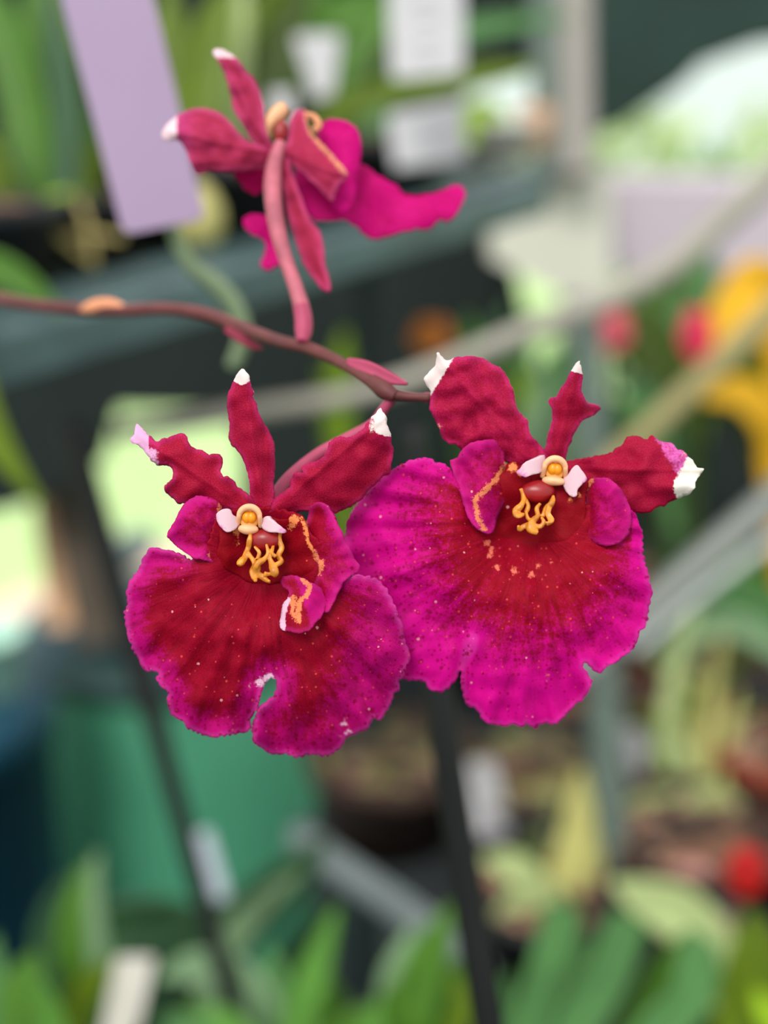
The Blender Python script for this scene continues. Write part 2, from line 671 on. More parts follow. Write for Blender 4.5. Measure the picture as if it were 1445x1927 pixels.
# ------------------------------------------------------------------ benches
rail_m = mat((72, 92, 94), 0.45, 0.35, 35, bump=0.3, name='weathered green grey plastic')
rail_d = mat((40, 52, 52), 0.5, 0.3, 30, name='dark green plastic')
b0, b1 = W(-120, 705, 0.29), W(1010, 372, 0.56)
bench = empty('upper_bench', b0, 'weathered dark green slatted bench sloping across the upper left, carrying orchids', 'bench')
V, Fc = beam(b0, b1, 0.012, 0.016)
obj('edge_rail', V, Fc, rail_m, bench, smooth=False)
b2, b3 = W(-120, 640, 0.315), W(1010, 330, 0.60)
V, Fc = beam(b2, b3, 0.020, 0.010)
obj('slat', V, Fc, mat((54, 74, 74), 0.45, 0.35, 30, bump=0.3), bench, smooth=False)
for k in range(1, 4):
    off = Vector((-0.035 * k, 0.075 * k, 0))
    V, Fc = beam(b2 + off, b3 + off, 0.055, 0.008)
    obj('slat', V, Fc, rail_d, bench, smooth=False)
for (px, D) in ((-420, 0.42), (690, 0.62)):
    t = W(px, 640 if px < 400 else 380, D)
    V, Fc = beam(t, Vector((t.x, t.y, 0.0)), 0.018, 0.018, up=Vector((0, 1, 0)))
    obj('leg', V, Fc, rail_d, bench, smooth=False)

# lower right bench
Z2 = 0.77
p = [onz(585, 1590, Z2), onz(905, 1812, Z2), onz(1150, 2000, Z2), onz(2000, 2000, Z2), onz(1900, 1150, Z2), onz(640, 1150, Z2)]
lb = empty('lower_bench', (p[1].x, p[1].y, Z2), 'grey edged bench crowded with small pots at lower right', 'bench')
V, Fc = prism(p, Vector((0, 0, -0.012)))
fix_normals(obj('bench_top', V, Fc, mat((45, 50, 52), 0.8, 0.4, 30), lb, smooth=False))
V, Fc = beam(onz(560, 1572, Z2 + .004), onz(930, 1830, Z2 + .004), 0.014, 0.014)
obj('edge_rail', V, Fc, mat((125, 136, 136), 0.5, 0.25, 30), lb, smooth=False)
V, Fc = beam(onz(560, 1572, Z2 - .02), onz(930, 1830, Z2 - .02), 0.006, 0.03)
obj('side_board', V, Fc, mat((70, 84, 92), 0.6, 0.25, 30), lb, smooth=False)
for (x, y) in ((p[0].x + .03, p[0].y + .02), (p[3].x, p[3].y), (p[1].x + .05, p[1].y + .03), (p[4].x, p[4].y)):
    V, Fc = beam(Vector((x, y, Z2 - .012)), Vector((x, y, 0)), 0.03, 0.03, up=Vector((0, 1, 0)))
    obj('leg', V, Fc, rail_d, lb, smooth=False)
# front bench, below the frame, carries the nearest plants
Z3 = 0.735
fb = empty('front_bench', (0, 0.40, Z3), 'low dark bench below the frame carrying the nearest strap leaved plants', 'bench')
V, Fc = beam(Vector((-0.5, 0.36, Z3 - .006)), Vector((0.5, 0.36, Z3 - .006)), 0.30, 0.012)
obj('bench_top', V, Fc, rail_d, fb, smooth=False)
for x, y in ((-.47, .25), (.47, .25), (-.47, .47), (.47, .47)):
    V, Fc = beam(Vector((x, y, Z3 - .012)), Vector((x, y, 0)), 0.03, 0.03, up=Vector((0, 1, 0)))
    obj('leg', V, Fc, rail_d, fb, smooth=False)

# ------------------------------------------------------------------ outside and middle distance
def shrub(c, r, hh, m, label, n=260, ls=0.09, seed=1):
    rnd = random.Random(seed)
    root = empty('shrub', c, label, 'shrub', None)
    V, Fc = tube_mesh([Vector(c), Vector(c) + Vector((0, 0, hh * .6))], [r * .06, r * .04], 8, 3)
    obj('trunk', V, Fc, mat((90, 76, 60), .9), root)
    V, Fc = [], []
    for i in range(n):
        a = rnd.uniform(0, 6.28); u = rnd.uniform(-1, 1); q = rnd.uniform(.35, 1) ** .5
        p = Vector((math.cos(a) * math.sqrt(1 - u * u) * r * q, math.sin(a) * math.sqrt(1 - u * u) * r * q, hh * .6 + u * hh * .42 * q)) + Vector(c)
        d = Vector((rnd.uniform(-1, 1), rnd.uniform(-1, 1), rnd.uniform(-.6, 1))).normalized()
        s = d.orthogonal().normalized() * ls * .45
        k = len(V); n2 = d.cross(s).normalized() * .004
        V += [p - d * ls, p + s, p + d * ls, p - s, p + n2]
        Fc += [(k, k + 1, k + 4), (k + 1, k + 2, k + 4), (k + 2, k + 3, k + 4), (k + 3, k, k + 4), (k, k + 3, k + 2, k + 1)]
    obj('foliage', V, Fc, m, root, smooth=False)
    return root

pg = mat((196, 214, 160), .6, .2, 5, trans=.3, name='pale foliage')
pg2 = mat((128, 170, 96), .6, .2, 5, trans=.3, name='garden foliage')
q = W(1180, 330, 5.2); shrub((q.x, q.y, 0), .36, 1.45, pg, 'pale yellow green shrub on the lawn just right of the grey post', seed=2)
q = W(1335, 330, 4.4); shrub((q.x, q.y, 0), .30, 1.08, pg2, 'low mid green shrub on the lawn at upper right, before the pale ones', seed=3)
q = W(1455, 250, 6.5); shrub((q.x, q.y, 0), .40, 1.35, pg, 'large pale shrub on the lawn at the far right edge', seed=4)
q = W(930, 280, 6.6); shrub((q.x, q.y, 0), .35, 1.2, pg, 'pale shrub seen between the bench orchids and the grey post', seed=5)

# pale table
WHT = mat((190, 178, 188), .55, .05, 6, name='pale painted panel')
CRM = mat((182, 182, 168), .6, .06, 6, name='cream panel')
ta, tb = W(1105, 345, 1.08), W(1560, 325, 1.08)
tz = ta.z
tb.z = tz
tbl = empty('table', (ta.x, ta.y, tz), 'pale lilac white table with a deep apron beneath the bright opening at upper right', 'table')
V, Fc = prism([ta, tb, tb + Vector((0, .28, 0)), ta + Vector((0, .28, 0))], Vector((0, 0, -.012)))
fix_normals(obj('tabletop', V, Fc, WHT, tbl, smooth=False))
V, Fc = prism([ta - Vector((0, 0, .012)), tb - Vector((0, 0, .012)), tb - Vector((0, 0, .078)), ta - Vector((-.02, 0, .085))], Vector((0, .02, 0)))
fix_normals(obj('apron', V, Fc, WHT, tbl, smooth=False))
c_ = W(925, 400, 1.04); d_ = W(1060, 345, 1.04)
V, Fc = prism([W(922, 415, 1.03), W(1005, 350, 1.03), W(1050, 310, 1.03), W(1150, 315, 1.03), W(1150, 560, 1.03), W(1050, 552, 1.03), W(990, 520, 1.03), W(925, 488, 1.03)], Vector((0, .05, 0)))
fix_normals(obj('end_panel', V, Fc, CRM, tbl, smooth=False))
for x in (ta.x + .03, tb.x - .03):
    V, Fc = beam(Vector((x, ta.y + .22, tz - .012)), Vector((x, ta.y + .22, 0)), .03, .03, up=Vector((0, 1, 0)))
    obj('leg', V, Fc, WHT, tbl, smooth=False)

# grey post standing on the table end
po = empty('post', W(1075, 330, 1.0), 'square grey metal post with a darker left face rising at upper right of centre', 'post')
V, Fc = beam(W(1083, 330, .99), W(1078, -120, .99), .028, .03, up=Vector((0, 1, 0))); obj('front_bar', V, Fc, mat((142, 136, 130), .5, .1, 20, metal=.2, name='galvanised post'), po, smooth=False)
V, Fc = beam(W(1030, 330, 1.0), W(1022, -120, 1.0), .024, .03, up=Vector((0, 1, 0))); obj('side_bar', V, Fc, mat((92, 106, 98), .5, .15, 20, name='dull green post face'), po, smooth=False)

# ringed support pole, lower down
pl_m = mat((92, 106, 98), .5, .2, 30, name='grey green pole')
rp = empty('support_pole', W(1155, 1740, .62), 'grey green ringed upright pole passing behind the right flower', 'pole')
tube = [(1100, 585, .655, 30), (1112, 800, .65, 32), (1132, 1200, .635, 33), (1155, 1740, .62, 33)]
tube_px('pole', tube, pl_m, rp)
a_ = W(1155, 1740, .62); V, Fc = tube_mesh([a_, Vector((a_.x, a_.y + .02, Z2))], [.0098, .0098]); obj('pole_foot', V, Fc, pl_m, rp)
for k in range(8):
    yy = 1230 + k * 62
    xx = 1132 + (yy - 1200) * 23 / 540
    tube_px('ring', [(xx, yy, .633, 38), (xx + .5, yy + 14, .633, 38)], mat((74, 88, 82), .4, .1, 30), rp, sub=1)

# hoses and rods
HG = mat((150, 145, 134), .5, .12, 40, name='grey hose')
tag(tube_px('hose', [(215, 812, .43, 17), (330, 795, .43, 19), (480, 772, .43, 20), (640, 748, .43, 20), (760, 718, .43, 20), (900, 662, .43, 21), (1020, 612, .44, 22), (1150, 562, .45, 24), (1260, 500, .46, 26), (1350, 425, .47, 27), (1500, 290, .48, 28)], HG),
    'long pale grey hose curving across behind the flowers, rising to the right', 'hose')
tag(tube_px('bamboo_cane', [(1120, 900, .52, 22), (1345, 690, .52, 24), (1520, 520, .52, 24)], mat((150, 140, 96), .6, .15, 40, name='bamboo')), 'dull beige bamboo cane slanting up to the yellow leaves at right', 'cane')
tag(tube_px('metal_rod', [(1080, 1275, .52, 30), (1260, 1110, .52, 31), (1560, 850, .52, 31)], mat((122, 126, 122), .45, .12, 40, metal=.2, name='dull metal')), 'thick dull grey metal rod slanting up at the right edge', 'rod')
tag(tube_px('metal_rod', [(1190, 1230, .49, 11), (1330, 1110, .49, 12), (1560, 940, .49, 12)], mat((160, 166, 162), .4, .1, 40, metal=.2, name='light metal')), 'thin light grey metal rod just below the thick slanting one', 'rod')

# black stakes
BK = mat((9, 11, 12), .6, .2, 60, name='black plastic stake')
a = W(925, 1960, .185)
tag(tube_px('garden_stake', [(778, 800, .185, 20), (812, 1180, .185, 26), (838, 1400, .185, 28), (875, 1650, .185, 29), (925, 1960, .185, 30), (1000, 2420, .19, 30)], BK), 'thick black plastic stake standing upright below the gap between both flowers', 'stake')
tag(tube_px('garden_stake', [(135, 800, .40, 24), (190, 1000, .40, 26), (245, 1200, .40, 26), (300, 1390, .40, 21), (368, 1640, .40, 19), (480, 2050, .40, 19)], BK), 'thinner black stake leaning before the green barrel at left', 'stake')

# barrel, bin, bucket, sack
bc = W(320, 1300, 1.62); br = .205
topz = W(320, 1285, 1.45).z
bar = empty('barrel', (bc.x, bc.y, 0), 'teal green plastic barrel standing on the floor at lower left', 'barrel')
gb = mat((76, 152, 118), .45, .12, 5, name='teal green plastic')
V, Fc = lathe((bc.x, bc.y, 0), [(br * .2, 0), (br * .86, 0), (br * .92, .03), (br, topz * .3), (br * 1.03, topz * .5), (br, topz * .75), (br * .95, topz * .96), (br * .9, topz), (br * .2, topz)], 48)
obj('barrel_body', V, Fc, gb, bar)
V, Fc = lathe((bc.x, bc.y, topz * .985), [(br * .5, 0), (br * .98, 0), (br * 1.0, .012), (br * .98, .028), (br * .5, .03)], 48)
obj('lid', V, Fc, mat((44, 74, 70), .5, .2, 8), bar)
bn = W(-60, 1480, 1.3); nz = W(0, 1345, 1.22).z
bi = empty('bin', (bn.x, bn.y, 0), 'dark navy blue plastic bin at the lower left edge beside the barrel', 'bin')
V, Fc = lathe((bn.x, bn.y, 0), [(.02, 0), (.082, 0), (.09, .02), (.1, nz * .9), (.106, nz * .9), (.106, nz), (.02, nz)], 36)
obj('bin_body', V, Fc, mat((18, 66, 84), .5, .3, 8, name='navy plastic'), bi)
mb = W(-8, 1300, 1.27)
bu = empty('bucket', (mb.x, mb.y, nz), 'small mint green bucket standing on the navy bin', 'bucket')
V, Fc = lathe((mb.x, mb.y, nz), [(.01, 0), (.028, 0), (.036, .07), (.04, .07), (.04, .076), (.034, .076), (.026, .01), (.01, .01)], 30)
obj('bucket_body', V, Fc, mat((190, 232, 214), .4, .05, 8, name='mint plastic'), bu)
sk_m = mat((62, 84, 92), .45, .25, 12, bump=.3, name='slate plastic')
s = 1.5 / F
V, Fc = ell(W(150, 1205, 1.5), ((RIGHT * .8 + UP * .6) * 128 * s, (RIGHT * -.6 + UP * .8) * 82 * s, BACK * 75 * s), lump=.16, lf=9)
tag(obj('sack', V, Fc, sk_m), 'rounded dark slate plastic sack slumped over the barrel top', 'sack')
V, Fc = ell(W(238, 1040, 1.5), ((RIGHT * .8 + UP * .6) * 66 * s, (RIGHT * -.6 + UP * .8) * 34 * s, BACK * 50 * s), lump=.14, lf=14)
tag(obj('cloth_bundle', V, Fc, mat((176, 190, 190), .8, .1, 12, name='pale cloth')), 'pale grey cloth bundle beside the slate sack, left of the left flower', 'cloth')
tp = W(165, 900, 1.25); bt = W(225, 1200, 1.25)
V, Fc = beam(W(120, 880, 1.25), W(190, 1210, 1.25), .046, .03, up=Vector((0, 1, 0)))
tag(obj('timber_post', V, Fc, mat((78, 68, 58), .8, .2, 20, name='dark timber'), smooth=False), 'dark brown timber post left of the left flower, lawn behind', 'post')
V, Fc = beam(W(88, 935, 1.28), W(120, 1180, 1.28), .03, .02, up=Vector((0, 1, 0)))
tag(obj('timber_batten', V, Fc, mat((206, 160, 122), .8, .2, 20, name='pale timber'), smooth=False), 'pale tan timber batten fixed beside the dark brown post', 'batten')


# ------------------------------------------------------------------ colours of leaves
LEAF = {
    'g': mat((80, 126, 38), 0.45, 0.25, 40, trans=0.3, name='leaf green'),
    'mid': mat((86, 134, 76), 0.45, 0.25, 40, trans=0.25, name='leaf mid green'),
    'dk': mat((48, 84, 52), 0.5, 0.25, 40, trans=0.2, name='leaf dark green'),
    'ol': mat((98, 122, 16), 0.45, 0.25, 40, trans=0.3, name='leaf olive'),
    'dol': mat((62, 82, 16), 0.5, 0.3, 40, trans=0.2, name='leaf dark olive'),
    'lime': mat((160, 196, 40), 0.45, 0.2, 40, trans=0.3, name='leaf lime'),
    'pale': mat((188, 204, 142), 0.5, 0.15, 40, trans=0.3, name='leaf pale'),
    'grey': mat((126, 158, 118), 0.5, 0.2, 40, trans=0.2, name='leaf grey green'),
    'yel': mat((226, 176, 30), 0.5, 0.2, 40, trans=0.3, name='leaf yellow'),
    'straw': mat((200, 196, 122), 0.6, 0.2, 40, trans=0.3, name='leaf straw'),
    'brt': mat((96, 150, 60), 0.45, 0.2, 40, trans=0.35, name='leaf bright green'),
}
POT = {'black': mat((30, 31, 33), 0.5, 0.2, 40), 'terra': mat((134, 62, 44), 0.8, 0.2, 60), 'brown': mat((62, 44, 38), 0.7, 0.2, 50),
       'white': mat((214, 212, 206), 0.5, 0.06, 40), 'slate': mat((66, 72, 78), 0.6, 0.2, 40)}


def chips(cols, name):
    """loose potting bark: every chip its own shade"""
    m, nt = nmat(name)
    L = nt.links.new
    out = N(nt, 'ShaderNodeOutputMaterial'); b = N(nt, 'ShaderNodeBsdfPrincipled'); b.inputs['Roughness'].default_value = .9
    tc = N(nt, 'ShaderNodeTexCoord'); vo = N(nt, 'ShaderNodeTexVoronoi'); vo.inputs['Scale'].default_value = 75
    L(tc.outputs['Object'], vo.inputs['Vector'])
    sp = N(nt, 'ShaderNodeSeparateColor'); L(vo.outputs['Color'], sp.inputs[0])
    cr = N(nt, 'ShaderNodeValToRGB'); cr.color_ramp.interpolation = 'CONSTANT'
    for k, c in enumerate(cols):
        e = cr.color_ramp.elements[k] if k < 2 else cr.color_ramp.elements.new(k / len(cols))
        e.position = k / len(cols)
    for k, c in enumerate(cols): cr.color_ramp.elements[k].color = lin(c)
    L(sp.outputs[0], cr.inputs[0]); L(cr.outputs[0], b.inputs['Base Color'])
    bp = N(nt, 'ShaderNodeBump'); bp.inputs['Distance'].default_value = .004; bp.invert = True
    L(vo.outputs['Distance'], bp.inputs['Height']); L(bp.outputs[0], b.inputs['Normal'])
    L(b.outputs[0], out.inputs[0])
    return m


BARK = chips([(40, 28, 22), (104, 72, 52), (150, 118, 96), (58, 40, 34), (120, 74, 60), (30, 24, 20)], 'bark chips')
MOSS = chips([(52, 44, 28), (106, 98, 56), (128, 104, 84), (44, 40, 24), (136, 140, 84), (84, 56, 44)], 'mossy bark')
TAGW = mat((186, 184, 188), 0.45, 0.04, 30, trans=0.1, name='white plastic tag')


def pot(parent, c, r, h, m, med=BARK, seg=28):
    V, Fc = lathe(c, [(r * 0.74, 0), (r * 0.78, 0), (r * 0.93, h * 0.8), (r * 1.03, h * 0.8), (r * 1.05, h), (r * 0.93, h), (r * 0.9, h * 0.86), (r * 0.7, h * 0.3), (r * 0.1, h * 0.28)], seg)
    obj('pot', V, Fc, m, parent)
    V, Fc = lathe(c, [(r * 0.6, h * 0.4), (r * 0.9, h * 0.86), (r * 0.8, h * 0.93), (r * 0.5, h * 0.97), (r * 0.1, h * 0.98)], seg)
    V = [v + Vector((0, 0, 0.12 * r * noise.noise(v * 120))) if v.z > c[2] + h * 0.85 else v for v in V]
    obj('growing_medium', V, Fc, med, parent)


def plant(name, label, cat, c, r, h, pm, leaves, med=BARK, group=None):
    """leaves: dicts/tuples (pts, D, width px, colour, profile, tilt); c: pot base point"""
    root = empty(name, c, label, cat, group)
    if r: pot(root, c, r, h, POT[pm], med)
    for lf in leaves:
        pts, D, w, col = lf[:4]
        pr = lf[4] if len(lf) > 4 else 'strap'
        ti = lf[5] if len(lf) > 5 else random.uniform(-.5, .5)
        leaf_px('leaf', pts, D, w, LEAF[col], root, pr, ti)
    return root


def tag_board(name, pts, D0, D1, m, label, th=0.0006, writing=None):
    """flat plastic tag; pts four pixel corners (top-left, top-right, bottom-right, bottom-left)"""
    (a, b, c, d) = pts
    P = [W(a[0], a[1], D0), W(b[0], b[1], D0), W(c[0], c[1], D1), W(d[0], d[1], D1)]
    # rounded corners
    ctr = sum(P, Vector()) / 4
    poly = []
    for i in range(4):
        q, pr, nx = P[i], P[i - 1], P[(i + 1) % 4]
        e = 0.12 * min((pr - q).length, (nx - q).length)
        A = q + (pr - q).normalized() * e
        B = q + (nx - q).normalized() * e
        poly += [A, (A + B) / 2 * 0.5 + q * 0.5, B]
    n = (P[1] - P[0]).cross(P[3] - P[0]).normalized()
    if n.dot(BACK) < 0: n = -n
    V, Fc = prism(poly, -n * th)
    root = empty(name, ctr, label, 'plant label')
    fix_normals(obj('tag_board', V, Fc, m, root, smooth=False))
    if writing:
        ink = mat((120, 122, 130), 0.7, 0.1, 30, name='faded pencil')
        for (u0, u1, v) in writing:
            A = P[0].lerp(P[1], u0).lerp(P[3].lerp(P[2], u0), v)
            B = P[0].lerp(P[1], u1).lerp(P[3].lerp(P[2], u1), v)
            V2, F2 = beam(A + n * 0.00015, B + n * 0.00015, 0.0009, 0.0002, up=n)
            obj('writing', V2, F2, ink, root, smooth=False)
    return root

# ------------------------------------------------------------------ plants on the upper bench
def bench_z(x):
    return b2.z + (b3.z - b2.z) * (x - b2.x) / (b3.x - b2.x) + .005

def bench_pt(px, D):
    p = W(px, 400, D)
    return (p.x, p.y, bench_z(p.x))

rr = random.Random(5)
def fill(n, x0, x1, y0, y1, D, cols, w, base):
    """arching leaves springing from a base pixel into a region"""
    out = []
    for i in range(n):
        ex, ey = rr.uniform(x0, x1), rr.uniform(y0, y1)
        bx = base[0] + rr.uniform(-25, 25)
        d = D + rr.uniform(-.04, .05)
        mx, my = bx * .55 + ex * .45 + rr.uniform(-20, 20), min(base[1], ey) * .5 + ey * .5 - rr.uniform(-10, 60)
        out.append(([(bx, base[1]), (mx, my), (ex, ey)], d, w * rr.uniform(.6, 1.2), rr.choice(cols), rr.choice(('strap', 'oval')), rr.uniform(-.9, .9)))
    return out

plant('potted_orchid', 'bright green strap leaved orchid in a shallow black pot at far upper left', 'potted plant', bench_pt(60, .43), .05, .03, 'black', [
    ([(80, 470), (60, 250), (10, 60), (-30, -30)], .42, 90, 'g'), ([(90, 470), (100, 200), (75, 40), (60, -60)], .43, 70, 'g', 'strap', .2), ([(110, 470), (130, 260), (112, 90), (85, -60)], .40, 56, 'dk', 'strap', .0),
    ([(60, 470), (10, 380), (-40, 240)], .41, 90, 'ol'), ([(100, 480), (150, 360), (190, 260)], .42, 70, 'ol'), ([(60, 470), (100, 330), (190, 235), (330, 220)], .44, 60, 'g'),
    ([(70, 480), (100, 395), (160, 370)], .40, 50, 'lime', 'oval'), ([(50, 500), (10, 440), (-30, 420)], .39, 60, 'ol'),
    ([(40, 460), (40, 400), (20, 330)], .40, 60, 'dol', 'oval')] + fill(16, -40, 230, -20, 360, .46, ['dol', 'ol', 'g', 'ol'], 60, (90, 470)))
plant('potted_orchid', 'broad olive leaved orchid in a black pot behind the lilac label', 'potted plant', bench_pt(400, .47), .055, .03, 'black', [
    ([(380, 430), (370, 260), (395, 100), (440, -60)], .45, 95, 'ol', 'strap', .1), ([(360, 430), (335, 220), (322, 60), (318, -60)], .46, 62, 'ol', 'strap', -.2),
    ([(420, 430), (470, 260), (520, 90), (600, -60)], .48, 90, 'dol', 'strap', .2), ([(440, 430), (500, 200), (560, 80), (640, 30), (720, -20)], .50, 78, 'g', 'strap', .1),
    ([(430, 440), (445, 200), (452, 60), (462, -60)], .47, 40, 'pale', 'strap', .3)] + fill(14, 290, 700, -40, 250, .56, ['dol', 'dol', 'ol', 'dk', 'g'], 70, (430, 430)))
plant('potted_orchid', 'orchid with long arching olive leaf reaching right under a white label', 'potted plant', bench_pt(640, .55), .055, .03, 'black', [
    ([(560, 400), (610, 240), (700, 185), (820, 158), (930, 138), (1010, 128)], .50, 52, 'ol', 'strap', .1), ([(600, 420), (650, 150), (700, 60), (760, -30)], .54, 60, 'g'),
    ([(640, 400), (760, 120), (900, 55), (1080, 35)], .62, 46, 'mid', 'strap', .1), ([(560, 420), (540, 300), (500, 180), (430, 160)], .55, 60, 'dol')] + fill(10, 520, 860, -30, 300, .66, ['dol', 'dk', 'dol'], 70, (650, 380)))
V, Fc = lathe(Vector(bench_pt(372, .41)) , [(.002, 0), (.006, .001), (.0095, .008), (.009, .015), (.006, .021), (.002, .024)], 20)
tag(obj('pseudobulb', V, Fc, mat((186, 178, 112), .5, .15, 60, name='pseudobulb')), 'round cream yellow pseudobulb on the bench left of the rear flower', 'bulb')
for i, (pp, w_, lb_) in enumerate(([([(40, 400), (90, 430), (140, 470), (180, 495)], 7, 'long straw coloured dry root trailing over the black pot at upper left'), ([(150, 380), (165, 430), (175, 490)], 6, 'short upright straw coloured dry root beside the lilac label'), ([(60, 450), (110, 450), (170, 440), (230, 450)], 6, 'level straw coloured dry root left of the lilac label')])):
    tag(tube_px('dry_root', [(x, y, .375, w_) for x, y in pp], mat((176, 160, 104), .8, .2, 60, name='dry root')), lb_, 'root')
# leaves poking out at the left edge
plant('potted_orchid', 'orchid at left edge with green leaf tips reaching past the bench rail', 'potted plant', bench_pt(-60, .36), .03, .03, 'black', [
    ([(-80, 480), (-20, 500), (40, 530), (120, 590)], .30, 62, 'g', 'strap', .1), ([(-80, 520), (-50, 700), (-10, 820), (80, 950)], .29, 70, 'ol', 'strap', .1)])

tag_board('plant_label', [(92, -90), (268, -90), (386, 412), (232, 442)], .170, .176, mat((158, 136, 166), .45, .03, 30, trans=.05, name='lilac tag'), 'large blank lilac plastic plant label hanging at upper left')
tag(tube_px('hanging_root', [(322, 425, .178, 12), (335, 455, .18, 14), (360, 500, .182, 15), (405, 535, .184, 17), (440, 575, .186, 17), (458, 630, .188, 15), (438, 690, .19, 13)], mat((128, 146, 112), .6, .2, 80, trans=.1, name='aerial root')),
    'pale grey green aerial root dangling below the lilac label', 'aerial root')
tag_board('plant_label', [(728, -70), (872, -70), (872, 138), (736, 150)], .40, .40, TAGW, 'white plastic label with faint writing above the arching olive leaf', writing=[(.35, .6, .35), (.4, .65, .5), (.36, .58, .72), (.42, .62, .85)])
tag_board('plant_label', [(728, 215), (870, 185), (880, 300), (742, 318)], .45, .45, TAGW, 'white plastic label just below the arching olive leaf', writing=[(.4, .6, .4), (.42, .62, .6)])
tag_board('plant_label', [(552, 66), (642, 62), (626, 176), (590, 186)], .46, .46, TAGW, 'small tapering white label between leaves above the rear flower')
tag_board('plant_label', [(508, 172), (550, 170), (550, 220), (512, 220)], .44, .44, TAGW, 'tiny white label right behind the rear flower top')
cp = bench_pt(925, .70)  # pale pot added in place of the bright outdoors showing here
pp_ = plant('potted_plant', 'squat cream pot with a lime leaf left of the grey post, added for the bright outdoors there', 'potted plant', cp, .026, .026, 'white', [([(890, 270), (880, 225), (920, 212), (960, 230)], .66, 50, 'lime', 'oval')])
V, Fc = lathe(bench_pt(1000, .76), [(.004, 0), (.011, 0), (.0115, .03), (.004, .031)], 20)
tag(obj('cork_block', V, Fc, mat((190, 150, 120), .8, .2, 30)), 'tan cork cylinder beside the cream pot', 'cork')

# ------------------------------------------------------------------ plants behind the flowers, on the lower bench
def lower_pt(px, D):
    """bench point in the image column px, about D metres deep"""
    k = (W(px, 1000, D).y)
    p = W(px, 1000, D)
    # walk down to the bench level at that ground distance
    y = k
    return (p.x, y, Z2)

plant('croton', 'yellow and green leaved croton at the right edge behind the right flower', 'potted plant', lower_pt(1480, .74), .055, .09, 'black', [
    ([(1500, 1250, .72), (1500, 800, .7), (1440, 540, .68), (1370, 600, .66), (1318, 690, .66)], .68, 95, 'yel', 'strap', .1), ([(1500, 1250, .72), (1460, 900, .7), (1440, 790, .68), (1385, 742, .67), (1310, 752, .66)], .68, 75, 'yel', 'strap', .2),
    ([(1500, 1100), (1470, 700), (1475, 520)], .7, 80, 'yel'), ([(1500, 1000), (1440, 800), (1330, 740), (1250, 800)], .74, 70, 'dol'),
    ([(1500, 1000), (1420, 760), (1390, 640), (1300, 560)], .78, 90, 'dol'), ([(1500, 900), (1440, 720), (1380, 690)], .70, 70, 'ol', 'oval'), ([(1500, 900), (1460, 620), (1470, 560)], .74, 70, 'dk')])
plant('leafy_shrub', 'dark olive leafy plant between the ringed pole and the croton', 'potted plant', lower_pt(1270, .86), .06, .10, 'black', [
    ([(1270, 1100), (1265, 800), (1230, 640), (1180, 560)], .82, 95, 'dol'), ([(1270, 1100), (1280, 750), (1300, 600), (1330, 480)], .84, 90, 'mid'), ([(1270, 1100), (1250, 820), (1200, 740), (1150, 700)], .8, 80, 'dk', 'oval'),
    ([(1270, 1000), (1290, 800), (1260, 680), (1210, 640)], .83, 90, 'ol', 'oval'), ([(1270, 1000), (1220, 800), (1190, 760), (1160, 830)], .79, 60, 'mid', 'oval'), ([(1270, 1000), (1300, 700), (1280, 560), (1270, 480)], .85, 80, 'dol'),
    ([(1270, 900), (1320, 740), (1370, 660), (1420, 640)], .85, 100, 'dol', 'oval'), ([(1280, 900), (1300, 640), (1310, 530), (1340, 470)], .88, 80, 'g', 'oval'), ([(1270, 900), (1240, 700), (1160, 660)], .9, 100, 'dol', 'oval')])
def bloom(px, py, D, rx, ry, m, label, inner=None):
    root = empty('bloom', W(px, py, D), label, 'flower')
    for k in range(5):
        a = 2 * math.pi * k / 5 + .4
        x, y = px + math.cos(a) * rx * .48, py + math.sin(a) * ry * .48
        V, Fc = ell_px(x, y, D, rx * .55, ry * .55, rx * .22, 0, .1, 60)
        obj('petal', V, Fc, m, root)
    V, Fc = ell_px(px, py, D - .004, rx * .4, ry * .4, rx * .3, 0, .1, 60)
    obj('flower_centre', V, Fc, inner or m, root)
    tube_px('stem', [(px, py + ry * .3, D + .004, 6), (px + 4, py + ry * 1.5, D + .02, 6), (px + 10, py + 260, D + .1, 6)], LEAF['dk'], root)
    return root
PK = mat((222, 92, 112), .5, .15, 40, trans=.3, name='pink petals'); HP = mat((220, 40, 88), .5, .15, 40, trans=.3, name='hot pink'); OR = mat((214, 130, 52), .5, .2, 40, trans=.3, name='orange petals')
RD = mat((178, 14, 12), .5, .12, 40, trans=.2, name='red petals')
bloom(1150, 622, .66, 38, 42, PK, 'blurred soft pink bloom right of the ringed pole')
bloom(1312, 630, .60, 32, 52, HP, 'hot pink bloom against the yellow croton leaf')
bloom(812, 632, .60, 42, 36, OR, 'small orange bloom behind the white tipped left petal')
bloom(1404, 1640, .42, 40, 52, RD, 'bright red bloom at the right edge low down')
plant('leafy_shrub', 'lime leaved plant glimpsed just above the right flower', 'potted plant', lower_pt(930, .88), .05, .09, 'black', [
    ([(930, 1300), (920, 900), (900, 700), (880, 590)], .84, 60, 'brt', 'oval'), ([(930, 1300), (960, 850), (970, 700), (1000, 590)], .86, 90, 'mid', 'oval'), ([(930, 1200), (940, 800), (930, 660), (960, 560)], .85, 60, 'dk', 'oval'),
    ([(930, 1200), (980, 820), (990, 760), (960, 690)], .84, 50, 'lime', 'oval'), ([(930, 1200), (980, 860), (1010, 780), (1030, 700)], .82, 60, 'grey', 'oval'), ([(930, 1200), (950, 880), (1050, 700), (1080, 640)], .88, 90, 'mid', 'oval'),
    ([(930, 1200), (880, 820), (900, 740), (940, 620)], .86, 50, 'brt', 'oval'), ([(930, 1200), (1040, 860), (1080, 760), (1100, 640)], .9, 90, 'grey', 'oval')])
